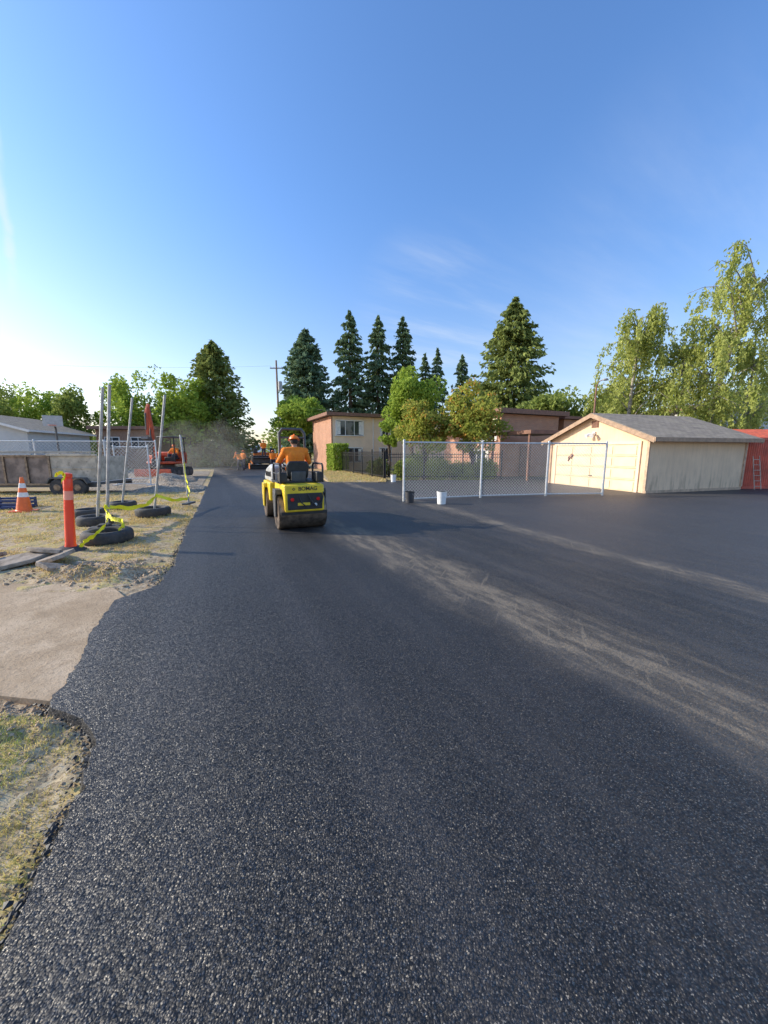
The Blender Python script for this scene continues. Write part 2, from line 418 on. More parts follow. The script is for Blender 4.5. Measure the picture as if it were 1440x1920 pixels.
def heap(cx,cy,rx,ry,h,name,mat,seed,res=.12,rz=0):
    vs=[];fs=[];n=int(2*rx/res)+1;m=int(2*ry/res)+1
    c,s=math.cos(rz),math.sin(rz)
    for j in range(m):
        for i in range(n):
            x=-rx+2*rx*i/(n-1); y=-ry+2*ry*j/(m-1)
            d=max(0,1-(x/rx)**2-(y/ry)**2)
            z=h*d**.9*(.8+.9*noise.noise((x*.6+seed,y*.6,seed)))+.10*d**.4*noise.noise((x*3,y*3,seed))+.05*d**.3*noise.noise((x*9,y*9,seed))
            if d<=0: z=-.1
            vs.append((cx+x*c-y*s,cy+x*s+y*c,z-.08))
    for j in range(m-1):
        for i in range(n-1):
            a=j*n+i; fs.append((a,a+1,a+n+1,a+n))
    mb=MB(); mb.add(vs,fs); o=mb.obj(name,mat,ang=180); return o
def gravel_mat():
    m,g,b,o=newmat('grey_gravel'); v=g.vor(o,16); cs=g.n('ShaderNodeSeparateColor'); g.put(cs.inputs[0],v.outputs['Color'])
    c=g.mix(cs.outputs[0],(.25,.20,.15),(.48,.41,.32)); c=g.mix(g.ramp(g.noise(o,.8,3),(.4,.7)),c,(.38,.29,.20))
    g.put(b.inputs['Base Color'],c); b.inputs['Roughness'].default_value=.95; b.inputs['Specular IOR Level'].default_value=.1
    g.put(b.inputs['Normal'],g.bump(g.m('SUBTRACT',1,v.outputs[0]),.9,.06)); return m
m_gravel=gravel_mat()
mb=MB(); q=[(-5.4,10.2),(-7.45,15.0),(-12.2,26),(-15,32.5),(-24,33),(-24,22),(-12,15.5),(-8.5,11.3)]
mb.add([(x-.15,y,-.080) for x,y in q],[tuple(range(len(q)))]); o=mb.obj('gravel_ground',m_gravel,smooth=False); o['kind']='structure'
o=heap(-9.4,16.3,2.2,1.5,.30,'gravel_heap',m_gravel,3,rz=1.9); tag(o,'low grey gravel heap beside the new asphalt','gravel'); o['kind']='stuff'
o=heap(-12.2,21.5,2.6,1.3,.45,'gravel_heap',m_gravel,8,rz=2.0); tag(o,'rough heap of grey gravel near the excavator','gravel'); o['kind']='stuff'

def blades(n,xr,yr,hh,name,thr,seed,wd=.004,zf=None,mask=None,mat=None):
    vs=[];fs=[]; r=random.Random(seed); c=0;tries=0
    while c<n and tries<n*10:
        tries+=1
        x=r.uniform(*xr); y=r.uniform(*yr)
        if mask and not mask(x,y): continue
        k=noise.noise((x*1.9,y*1.9,seed))+.6*noise.noise((x*6,y*6,seed))
        if k<thr+r.uniform(-.15,.15): continue
        z=zf(x,y)-.005; h=r.uniform(.4,1)*hh*(1+.8*max(0,k)); a=r.uniform(0,6.283); l=r.uniform(.3,1.3)*h
        dx,dy=math.cos(a),math.sin(a); q=wd*r.uniform(.6,1.4); wx,wy=-dy*q,dx*q
        i=len(vs)
        vs+=[(x-wx,y-wy,z),(x+wx,y+wy,z),(x+dx*l*.4+wx*.7,y+dy*l*.4+wy*.7,z+h*.6),(x+dx*l*.4-wx*.7,y+dy*l*.4-wy*.7,z+h*.6),(x+dx*l,y+dy*l,z+h*.9)]
        fs+=[(i,i+1,i+2,i+3),(i+3,i+2,i+4)]; c+=1
    mb=MB(); mb.v=vs; mb.f=fs; o=mb.obj(name,mat,smooth=False); tag(o,'patchy half-dry lawn grass beside the asphalt','grass'); o['kind']='stuff'; return o
m_blade=leafmat('dry_grass_blades',(.46,.40,.12),(.82,.66,.30),.4,alt=(.34,.44,.08),altf=.45)
m_straw=leafmat('straw_grass_blades',(.50,.38,.15),(.80,.62,.30),.35,alt=(.30,.36,.08),altf=.3)
def msk(x,y): return x<edge_x(y)-.05 and not in_pad(x,y,-.07)
blades(11000,(-3.2,-1.1),(.3,2.02),.026,'grass',.12,1,.0020,verge_z,msk,m_blade)
blades(20000,(-9,-2.7),(4.2,9),.045,'grass',.04,2,.004,verge_z,msk,m_straw)
blades(18000,(-15.5,-4.5),(8,14.8),.07,'grass',.02,5,.007,verge_z,msk,m_straw)
blades(7000,(-4.9,.1),(19.4,31),.12,'grass',-.3,6,.012,lambda x,y:.01,lambda x,y: (x>-3.0-(y-20)*.2) and x<.15-(max(0,y-21.8))*.37,m_straw)
def rocks(n,fn,name,mat,label,seed,cat='rubble'):
    r=random.Random(seed); mb=MB()
    for _ in range(n):
        x,y,z,s=fn(r)
        vs=[]
        for p in [(1,0,0),(-1,0,0),(0,1,0),(0,-1,0),(0,0,1),(0,0,-1)]:
            k=r.uniform(.5,1.2)*s; vs.append((x+p[0]*k+r.uniform(-.3,.3)*s,y+p[1]*k+r.uniform(-.3,.3)*s,z+p[2]*k*.6+s*.2))
        mb.add(vs,[(0,2,4),(2,1,4),(1,3,4),(3,0,4),(2,0,5),(1,2,5),(3,1,5),(0,3,5)])
    o=mb.obj(name,mat,smooth=False); tag(o,label,cat); o['kind']='stuff'; return o
def crumb(r):
    y=r.choice([r.uniform(.3,3),r.uniform(.3,6),r.uniform(3.8,9)]); x=edge_x(y)+edge_n(y)-abs(r.gauss(0,.05))+.005
    return x,y,max(verge_z(x,y),-.05),abs(r.gauss(0,.007))+.003
rocks(3200,crumb,'asphalt_crumbs',m_crumb,'loose black asphalt crumbs along the ragged road edge',3)
m_clod=M('dirt_clod',(.48,.35,.23),.95,var=.3,scale=20,spec=.0)
def clod(r):
    k=r.random()
    if k<.45: x,y=r.gauss(-3.6,.55),r.gauss(4.68,.22); s=abs(r.gauss(0,.014))+.004
    elif k<.75: x,y=r.gauss(-2.2,.5),r.gauss(1.98,.12); s=abs(r.gauss(0,.009))+.002
    else: y=r.uniform(.4,2.0); x=edge_x(y)-abs(r.gauss(0,.5)); s=abs(r.gauss(0,.005))+.002
    if x>edge_x(y)-.05: x=edge_x(y)-r.uniform(.05,.5)
    return x,y,verge_z(x,y),s
rocks(2200,clod,'dirt_clods',m_clod,'loose brown dirt clods dug up beside the path',5)

# ---------------------------------------------------------------- trees
def leaf_quads(mb,pts,size,asp=.55,dirs=None,dj=.6):
    n=len(pts); 
    if dirs is None: u=rng.normal(size=(n,3))
    else: u=dirs+rng.normal(size=(n,3))*dj
    u/=np.linalg.norm(u,axis=1)[:,None]+1e-9
    w=rng.normal(size=(n,3)); w-= (w*u).sum(1)[:,None]*u; w/=np.linalg.norm(w,axis=1)[:,None]+1e-9
    s=(size*rng.uniform(.6,1.35,n))[:,None]
    a=pts-u*s; b=pts+w*s*asp; c=pts+u*s; d=pts-w*s*asp
    v=np.stack([a,b,c,d],1).reshape(-1,3)
    o=len(mb.v); mb.v+=[tuple(x) for x in v.tolist()]
    mb.f+=[(o+4*i,o+4*i+1,o+4*i+2,o+4*i+3) for i in range(n)]
def conifer(x,y,h,r,label,mat,base=.06,droop=.35,power=.85,nb=420,per=20,sz=.26,name='conifer_tree',bulge=0):
    t=thing(name,label,'tree',(x,y,-.08),random.uniform(0,6),'evergreen trees behind the houses')
    mb=MB(); mb.tube([(0,0,0),(.05,0,h*.5),(0,0,h*.97)],[h*.018,h*.010,.03],8); mb.obj('trunk',m_bark,t)
    P=[];D=[]
    for i in range(nb):
        tt=random.random()**1.1
        tt=round(tt*26)/26*.6+tt*.4
        z=h*(base+(1-base)*tt)
        prof=(1-tt)**power
        if bulge: prof=max(.12,1-(max(0,tt-.35)/.68)**2.2)
        L=r*max(.04,prof)*random.uniform(.5,1.15)
        az=random.uniform(0,6.283); k=max(5,int(per*(.3+prof)))
        s=np.sqrt(np.linspace(.05,1,k))*L
        curve=-droop*(s/max(L,.01))**1.3*L*.8+.16*L*(s/L)**4
        ca,sa=math.cos(az),math.sin(az)
        side=rng.normal(size=k)*.16*(.5+L*.35)*np.linspace(1.3,.4,k)
        px=ca*s-sa*side; py=sa*s+ca*side; pz=z+curve+rng.normal(size=k)*.08-rng.uniform(0,.3,k)
        P.append(np.stack([px,py,pz],1)); D.append(np.tile([ca*.8,sa*.8,-droop-.25],(k,1)))
    k=40; zz=np.linspace(h*.9,h*1.0,k); P.append(np.stack([rng.normal(size=k)*.06,rng.normal(size=k)*.06,zz],1)); D.append(np.tile([0,0,1.],(k,1)))
    mb=MB(); leaf_quads(mb,np.concatenate(P),sz,.45,np.concatenate(D),.45); mb.obj('crown',mat,t,smooth=False)
    return t
m_con1=leafmat('dark_fir_needles',(.07,.11,.06),(.23,.31,.15),.22)
m_con2=leafmat('cedar_needles',(.10,.14,.045),(.34,.38,.11),.25)
m_con3=leafmat('blue_green_needles',(.08,.13,.08),(.24,.33,.18),.22)
conifer(-19.3,44,13.9,4.6,'tall dense dark green cedar tree beside the road',m_con2,.03,.15,.5,nb=900,per=22,sz=.24)
conifer(-12.6,63,20.9,4.2,'rounded dense blue-green conifer with broad top',m_con3,.1,.2,.6,nb=900,per=20,sz=.36,bulge=1)
conifer(-5.7,65,24.4,5.8,'tall dark fir tree with drooping boughs',m_con1,.06,.5,.62,nb=520,per=22,sz=.36)
conifer(-1.0,67,24.3,5.4,'tall dark fir tree with narrow pointed top',m_con1,.06,.5,.62,nb=500,per=22,sz=.36)
conifer(3.2,67,24.1,5.0,'tall slim dark fir tree behind houses',m_con1,.06,.45,.62,nb=460,per=20,sz=.36)
conifer(7.3,69,18.8,4.0,'small slim fir tree with sparse top',m_con1,.06,.4,.7,nb=320,per=16,sz=.35)
conifer(9.6,70,19.9,3.8,'small slim fir tree with sparse top',m_con1,.06,.4,.7,nb=320,per=16,sz=.35)
conifer(12.6,62.5,16.9,3.6,'short pointed dark fir tree behind shrubs',m_con1,.06,.3,.65,nb=340,per=16,sz=.33)
conifer(17.3,52.5,21.6,8.2,'large broad conical cedar tree behind brick house',m_con2,.03,.35,.62,nb=1000,per=28,sz=.32)

def broadleaf(x,y,h,r,label,mat,nl=7000,sz=.13,trunk=.35,clumps=42,name='broadleaf_tree',bark=None,ragged=.3,group=None,cr=.33):
    t=thing(name,label,'tree',(x,y,-.08),0,group)
    zc=h*(trunk+(1-trunk)/2); rz=h*(1-trunk)/2
    mbt=MB(); mbt.tube([(0,0,0),(.05*h*.3,0,h*trunk*.7),(0,.02*h,zc)],[.03*h*.6+.03,.02*h*.6+.02,.02],8)
    P=[]
    for i in range(clumps):
        d=Vector((random.gauss(0,1),random.gauss(0,1),random.gauss(0,1))).normalized()
        rr=random.uniform(.35,.86)+random.uniform(-.05,ragged*.5)*(random.random()<.3)
        c=Vector((d.x*r*rr,d.y*r*rr,zc+d.z*rz*rr))
        k=int(nl/clumps*random.uniform(.6,1.4)); q=rng.normal(size=(k,3)); q/=np.linalg.norm(q,axis=1)[:,None]
        q*= (rng.uniform(.3,1,k)**.5)[:,None]*cr*random.uniform(.6,1.25)*np.array([r,r,rz*.8])
        P.append(q+np.array(c))
        if i%3==0: mbt.tube([(0,0,h*trunk*random.uniform(.6,1)),(c.x*.4,c.y*.4,(h*trunk+c.z)/2),tuple(c)],[.02*h*.3+.015,.02,.008],6)
    mbt.obj('trunk',bark or m_bark,t)
    mb=MB(); leaf_quads(mb,np.concatenate(P),sz,.6); mb.obj('crown',mat,t,smooth=False); return t
m_l1=leafmat('fresh_green_leaves',(.15,.23,.03),(.45,.56,.10),.4)
m_l2=leafmat('mid_green_leaves',(.14,.19,.04),(.38,.44,.12),.4)
m_l3=leafmat('yellow_green_leaves',(.17,.21,.03),(.50,.52,.12),.4,alt=(.60,.28,.07),altf=.2)
m_l4=leafmat('birch_leaves',(.24,.29,.06),(.60,.62,.20),.45)
broadleaf(-9.6,42,8.5,3.4,'rounded bright green tree beside the road',m_l1,8000,.18)
broadleaf(-21.6,41.5,10.0,3.4,'light green tree beside tall cedar',m_l1,8000,.18,.15,ragged=.8,cr=.4)
broadleaf(2.2,31,8.4,2.5,'round bright lime green maple tree',m_l1,11000,.13,.3,cr=.36)
broadleaf(.35,25.5,3.9,.8,'small clipped round green topiary tree',m_l1,3500,.07,.45,clumps=30,cr=.3)
broadleaf(2.5,23.2,5.0,1.7,'yellow-green shrub-like tree with orange new leaves',m_l3,8000,.09,.22)
broadleaf(5.3,22.6,5.7,1.85,'yellow-green magnolia tree with reddish leaves',m_l3,9500,.10,.26)
for (x,y,h,r) in [(18.3,39.5,8.6,3.8),(22.3,37.5,7.6,2.7),(15.6,38,7.2,2.2),(40,41,9.5,4)]:
    broadleaf(x,y,h,r,'olive green bushy tree behind the garage',m_l2,7000,.19,.15,group='bushy trees behind the garage',cr=.4)
for (x,y,h,r) in [(-41.5,39.5,9.6,3.0),(-37.0,42,8.8,2.6),(-33,40,8.6,2.4),(-30.3,44,10.2,2.6),(-26.6,40.5,9.8,2.4),(-24.2,45,9.2,2.8),(-46,46,10.5,3.5)]:
    broadleaf(x,y,h,r,'ragged light green tree behind construction yard',m_l2 if random.random()<.5 else m_l1,5200,.16,.10,ragged=1.3,clumps=38,group='ragged trees behind the yard',cr=.36)
def birch(x,y,h,r,label,seed,ns=170,lean=.1,limbs=30,lo=.25):
    rr=random.Random(seed); t=thing('weeping_birch_tree',label,'tree',(x,y,-.08),0)
    mbt=MB(); P=[];D=[]
    lx=lean*h
    def trunkp(f): return Vector((lx*f*f,0,h*.82*f))
    mbt.tube([trunkp(f/8) for f in range(9)],[.20*(1-f/9.5)+.02 for f in range(9)],8)
    for i in range(limbs):
        f=rr.uniform(lo,1); b=trunkp(f); az=rr.uniform(0,6.283); L=r*rr.uniform(.35,1.3)*(1.1-.45*f)
        up=rr.uniform(.3,2.8)*h/14
        limb=[b+Vector((math.cos(az)*L*s,math.sin(az)*L*s,up*math.sin(s*2.3)*1.1)) for s in (0,.25,.5,.75,1)]
        mbt.tube(limb,[.05,.04,.03,.02,.01],5)
        dens=rr.uniform(.5,1.4)
        for k in range(int(ns/24*dens)):
            s=rr.uniform(.15,1.0); j=min(3,int(s*4)); q=limb[j].lerp(limb[j+1],s*4-j)
            SL=rr.uniform(.6,2.8)*h/15*(1 if rr.random()<.72 else 1.8)
            ox,oy=rr.gauss(0,.3),rr.gauss(0,.3)
            n=int(SL*30); zz=rng.uniform(0,1,n)**.85
            sw=rr.uniform(0,.3); wd=.07+.10*(1-zz)
            px=q.x+ox*zz+rng.normal(size=n)*wd+math.cos(az)*sw*zz; py=q.y+oy*zz+rng.normal(size=n)*wd+math.sin(az)*sw*zz
            pz=q.z+.15-zz*SL
            P.append(np.stack([px,py,pz],1)); D.append(np.tile([0,0,-1.],(n,1)))
    mbt.obj('trunk',m_birch,t)
    mb=MB(); leaf_quads(mb,np.concatenate(P),.115,.5,np.concatenate(D),.5); mb.obj('crown',m_l4,t,smooth=False)
birch(20.2,31.5,14.0,4.0,'weeping birch tree with hanging green strands',11,215,.02)
birch(24.6,29,17.0,4.6,'tall leaning weeping birch with airy crown',12,200,.16)
birch(23.0,30.5,11.4,3.8,'shorter weeping birch with dense hanging strands',13,215,.05)
birch(28.3,30,10.4,3.4,'wide weeping birch in front of grey building',14,170,.03)
def wood():
    P=[]
    for x0 in np.arange(-150,150,1.6):
        y0=92+8*math.sin(x0*.3)
        if -.385<x0/y0<-.30: continue
        hh=6.5+3.0*noise.noise((x0*.12,2,2))+1.5*noise.noise((x0*.6,2,2))
        k=240; q=rng.normal(size=(k,3))*np.array([1.2,1.5,hh*.25])+np.array([x0,y0,hh*.5]); q[:,2]=np.abs(q[:,2]); P.append(q)
    mb=MB(); leaf_quads(mb,np.concatenate(P),.42,.6); o=mb.obj('distant_woods',m_l2,smooth=False); tag(o,'hazy green line of trees along the horizon','woods'); o['kind']='stuff'
wood()
def bush(x,y,w,d,h,label,mat,n=3000,sz=.06,name='shrub',boxy=False,group=None,rz=0):
    if boxy:
        q=rng.uniform(-1,1,(n,3)); ax=rng.integers(0,3,n); sg=rng.choice([-1,1],n); q[np.arange(n),ax]=sg*rng.uniform(.85,1.03,n)
        q=q*np.array([w/2,d/2,h/2])+np.array([0,0,h/2])
    else:
        q=rng.normal(size=(n,3)); q/=np.linalg.norm(q,axis=1)[:,None]; q*=(rng.uniform(.5,1.05,n))[:,None]
        for i in range(0,n): q[i]*=1+.35*noise.noise(tuple(q[i]*2.3+x))
        q=q*np.array([w/2,d/2,h*.55])+np.array([0,0,h*.45])
    t=thing(name,label,'plant',(x,y,-.08),rz,group)
    mb=MB(); leaf_quads(mb,q,sz,.65); mb.obj('foliage',mat,t,smooth=False)
    mb=MB(); mb.tube([(0,0,0),(0,.05,h*.6)],[.04,.02],6); mb.obj('stem',m_bark,t)
bush(-3.95,31.6,1.3,2.2,2.3,'clipped bright green hedge at fence corner',m_l1,4500,.09,'hedge',True,rz=.4)
for (x,y,w,h) in [(1.4,22.5,1.8,1.2),(3.2,21.9,1.9,1.35),(4.6,21.7,1.6,1.1),(5.9,21.8,1.5,1.3),(2.2,24.5,2,1.6),(-.4,25.2,1.6,1.2)]:
    bush(x,y,w,w,h,'low green garden shrub behind iron fence',m_l2 if random.random()<.5 else m_con2,2600,.07,group='garden shrubs behind the iron fence')

# ---------------------------------------------------------------- buildings
def window(parent,face,pos,z,w,h,curtain=True):
    def bx(mb,a,zc,da,dz,out,th):
        if face=='f': mb.box((pos+a,-out,zc),(da,th,dz))
        else: mb.box((-out,pos+a,zc),(th,da,dz))
    mb=MB(); bx(mb,0,z,w,h,.012,.02); win=mb.obj('window',m_glass,parent,smooth=False)
    mb=MB()
    bx(mb,0,z+h/2+.03,w+.14,.07,.04,.07); bx(mb,-w/2-.03,z,.07,h,.04,.07); bx(mb,w/2+.03,z,.07,h,.04,.07)
    bx(mb,-w/6 if w>1.5 else 0,z,.05,h,.035,.05)
    if w>1.5: bx(mb,w/6,z,.05,h,.035,.05)
    mb.obj('frame',m_frame,win,smooth=False)
    mb=MB(); bx(mb,0,z-h/2-.04,w+.2,.07,.06,.13); mb.obj('sill',m_frame,win,smooth=False)
    if curtain:
        for sgn in (-1,1):
            mb=MB()
            for k in range(5):
                bx(mb,sgn*(w/2-.05-.07*k*w/2.4),z+.0,.08*w/2.0,h*.94-.02*k,.0245+.0012*k,.004)
            mb.obj('curtain',m_curtain,win,smooth=False)
def flat_house(name,label,K,rz,Lx,Ly,h,lm,fm,fas=.28,over=.5):
    t=thing(name,label,'house',(K[0],K[1],-.08),rz)
    mb=MB(); mb.box((Lx/2+.06,.06,h/2),(Lx-.12,.12,h)); mb.box((Lx/2+.06,Ly-.06,h/2),(Lx-.12,.12,h)); mb.box((Lx-.06,Ly/2,h/2),(.118,Ly-.25,h)); mb.obj('wall',fm,t,smooth=False)
    mb=MB(); mb.box((.05,Ly/2,h/2),(.13,Ly+.02,h+.002)); mb.obj('wall',lm,t,smooth=False)
    mb=MB(); mb.box((Lx/2,Ly/2,h+fas*.5+.02),(Lx+2*over-.06,Ly+2*over-.06,fas-.04)); rf=mb.obj('roof',m_roofc,t,smooth=False)
    mb=MB()
    for yy in (-over,Ly+over): mb.box((Lx/2,yy,h+fas/2+.01),(Lx+2*over+.06,.05,fas))
    for xx in (-over,Lx+over): mb.box((xx,Ly/2,h+fas/2+.01),(.05,Ly+2*over-.06,fas))
    mb.obj('fascia',m_fascia,rf,smooth=False)
    return t
hA=flat_house('two_storey_house','flat-roofed beige and brick two-storey house',(-4.6,33),R(24.8),12,6.4,4.75,m_brick,m_beige)
window(hA,'f',1.7,3.75,2.5,1.25); window(hA,'f',5.2,3.75,1.0,1.25); window(hA,'f',8.2,3.75,1.8,1.2)
window(hA,'f',1.7,1.4,2.3,1.2); window(hA,'f',5.2,1.4,1.2,1.2)
mb=MB(); mb.cyl((3.95,-.06,0),(3.95,-.06,4.7),.04); mb.obj('downpipe',m_frame,hA)
hB=flat_house('brick_house','flat-roofed red brick house with brown fascia',(7.6,24.6),R(24.8),5.2,6.4,4.1,m_brick,m_brick,.3,.45)
window(hB,'l',1.1,3.1,1.5,1.3); window(hB,'l',3.4,3.1,1.5,1.3); window(hB,'l',2,1.2,1.8,1.1)
mb=MB(); mb.box((2.2,-.05,1.03),(.95,.08,2.05)); d=mb.obj('door',m_fascia,hB,bevel=.01); mb=MB(); mb.ell((2.55,-.13,1.0),(.035,.035,.035)); mb.obj('handle',m_galv,d)
hC=flat_house('brick_annex','low red brick annex with dark flat roof',(13.1,27.6),R(24.8),4.6,5,4.0,m_brick,m_brick,.2,.3)
window(hC,'f',2.2,3.0,1.4,.9)
t=thing('carport','flat brown-edged carport roof on slim posts','carport',(8.2,20.6,-.08),R(20))
mb=MB(); mb.box((1.3,1.6,2.72),(3.4,3.6,.1)); r=mb.obj('roof',m_roofc,t,smooth=False)
mb=MB(); mb.box((1.3,-.22,2.72),(3.5,.05,.2)); mb.box((-.42,1.6,2.72),(.05,3.56,.2)); mb.obj('fascia',m_fascia,r,smooth=False)
for px,py in ((-.3,0),(2.8,0),(-.3,3.2)):
    mb=MB(); mb.box((px,py,1.34),(.1,.1,2.66)); mb.obj('post',m_fascia,t,bevel=.005)

def gable_house(name,label,cat,loc,rz,Lx,Ly,eave,ridge,wm,rm,ov=.35,og=.28,fm=None):
    t=thing(name,label,cat,(loc[0],loc[1],-.02),rz)
    mb=MB(); mb.prism([(0,0,0),(0,Ly,0),(0,Ly,eave),(0,Ly/2,ridge),(0,0,eave)],(Lx,0,0)); mb.obj('wall',wm,t,smooth=False)
    sl=(ridge-eave)/(Ly/2)
    mb=MB()
    for sgn in (-1,1):
        e=(Ly/2+sgn*(Ly/2+ov)); ez=eave-ov*sl+.03
        rp=(Ly/2,ridge+.03)
        mb.prism([(-og,e,ez),(-og,rp[0],rp[1]),(-og,rp[0],rp[1]+.07),(-og,e,ez+.07)],(Lx+2*og,0,0))
    rf=mb.obj('roof',rm,t,smooth=False)
    mb=MB()
    for sgn in (-1,1):
        e=(Ly/2+sgn*(Ly/2+ov)); ez=eave-ov*sl
        for xx in (-og-.04,Lx+og):
            mb.prism([(xx,e,ez-.1),(xx,Ly/2,ridge-.1),(xx,Ly/2,ridge+.085),(xx,e,ez+.085)],(.04,0,0))
        mb.box((Lx/2,e+sgn*.022,ez+.02),(Lx+2*og+.06,.04,.15))
    mb.obj('fascia',fm or m_fascia,rf,smooth=False)
    return t
gar=gable_house('garage','weathered tan gabled garage with panelled door','garage',(9.99,14.06),R(16.86),5.33,5.2,2.15,3.15,m_t111,m_shingle,fm=M('tan_fascia',(.42,.28,.18),.8,dirt=.4))
mb=MB()
rows=4; W=4.3; H=1.88; y0=2.6-W/2
mb.box((-.012,2.6,H/2),(.02,W,H))
gd=mb.obj('garage_door',m_gdoor,gar,smooth=False)
mb=MB()
for i in range(rows):
    for j in range(4):
        zc=H/rows*(i+.5); yc=y0+W/4*(j+.5)
        mb.box((-.032,yc,zc),(.022,W/4-.14,H/rows-.13))
mb.obj('door_panel',m_gdoor2,gd,smooth=False)
mb=MB()
for i in range(1,rows): mb.box((-.023,2.6,H/rows*i),(.004,W,.014))
mb.obj('door_seam',m_fascia,gd,smooth=False)
mb=MB(); mb.box((-.06,2.6,.55),(.03,.16,.03)); mb.obj('handle',m_iron,gd)
mb=MB(); mb.box((-.03,y0-.06,H/2),(.05,.1,H)); mb.box((-.03,y0+W+.06,H/2),(.05,.1,H)); mb.box((-.03,2.6,H+.06),(.05,W+.22,.11)); mb.obj('door_trim',m_beige,gar,smooth=False)
m_peel=M('peeling_trim',(.58,.40,.26),.8,dirt=.5)
for c,d in (((-.03,.05,1.05),(.05,.1,2.1)),((-.03,5.15,1.05),(.05,.1,2.1)),((2.6,-.02,.06),(5.3,.03,.12)),((5.28,-.02,1.15),(.1,.035,2.0))):
    mb=MB(); mb.box(c,d); mb.obj('corner_board',m_peel,gar,smooth=False)
mb=MB(); 
for k in range(5): mb.box((-.02,2.6,2.68+.05*k),(.04,.3,.035),None)
mb.box((-.012,2.6,2.78),(.02,.36,.3)); mb.obj('gable_vent',m_fascia,gar,smooth=False)
mb=MB(); mb.box((-.04,2.6,2.38),(.06,.14,.14)); mb.cyl((-.07,2.6,2.38),(-.2,2.52,2.33),.02); mb.cyl((-.14,2.68,2.36),(-.32,2.74,2.26),.05,.09); mb.cyl((-.14,2.52,2.36),(-.32,2.46,2.26),.05,.09); mb.obj('floodlight',m_white,gar)
for i,p in enumerate([(3.9,1.3),(3.75,1.42)]):
    mb=MB(); mb.ell((-.06,p[0],p[1]),(.04,.07,.09)); mb.tube([(-.06,p[0],p[1]),(-.08,p[0]+.03,p[1]-.14)],[.02,.03],6); mb.obj('door_ornament',m_fascia,gar)
t=thing('shipping_container','red corrugated steel container beside the garage','container',(15.35,15.9,-.02),R(4))
mb=MB(); n=44; pts=[]
for i in range(n):
    x=.1*i
    pts+=[(x,0),(x+.03,-.03),(x+.06,-.03),(x+.09,0)]
poly=[(a,b,.12) for a,b in pts]+[(4.4,2.3,.12),(0,2.3,.12)]
mb.prism(poly,(0,0,1.95)); mb.obj('corrugated_wall',m_red,t,smooth=False)
mb=MB(); mb.box((2.2,-.0,.06),(4.5,.12,.12)); mb.box((2.2,0,2.12),(4.5,.12,.12)); mb.box((-.03,-.01,1.1),(.1,.1,2.1)); mb.obj('frame',m_red,t,bevel=.01)
mb=MB(); mb.prism([(0.2,.1,2.19),(0.2,2.2,2.19),(0.2,1.15,2.6)],(4,0,0)); mb.obj('tarpaulin',M('orange_tarp',(.85,.15,.05),.6,bump=.4,bscale=4),t,smooth=False)
t=thing('ladder','pale metal ladder leaning on red container','ladder',(15.62,15.55,-.0),R(4))
for xx in (0,.30):
    mb=MB(); mb.tube([(xx,0,0),(xx,.26,1.4)],.016,6); mb.obj('rail',m_cream,t)
for k in range(6): 
    f=(k+.6)/6.3; mb=MB(); mb.cyl((0,.26*f,1.4*f),(.30,.26*f,1.4*f),.012,n=6); mb.obj('rung',m_cream,t)
hD=flat_house('apartment_building','grey two-storey building with dark flat roof',(27.2,33.5),R(8),14,8,5.3,m_greywall,m_greywall,.35,.5)
window(hD,'f',2.0,4.4,2.2,1.0,False); window(hD,'f',5.6,4.4,2.2,1.0,False); window(hD,'l',3,4.4,2,1,False)
mb=MB(); 
for k in range(24): mb.box((.2+k*.4,-1.2,3.45),(.03,.03,.9))
mb.box((4.9,-1.2,3.9),(9.6,.05,.06)); mb.box((4.9,-.6,2.95),(9.6,1.2,.12)); mb.obj('balcony',m_frame,hD,smooth=False)
hE=gable_house('grey_house','pale grey house with low gabled roof','house',(-27.6,29.2),R(100),8,9,3.3,4.6,m_greywall,m_shingle,.4,.4,m_frame)
window(hE,'l',3,2.2,1.3,1.1,False); window(hE,'l',6,2.2,1.3,1.1,False)
hF=flat_house('low_brown_house','low brown house with flat dark roof',(-29.0,38),R(5),5.5,6,3.9,m_brick,M('brown_siding',(.34,.20,.13),.8),.3,.5)
window(hF,'f',1.5,2.6,1.3,1,False); window(hF,'f',4.0,2.6,1.3,1,False)

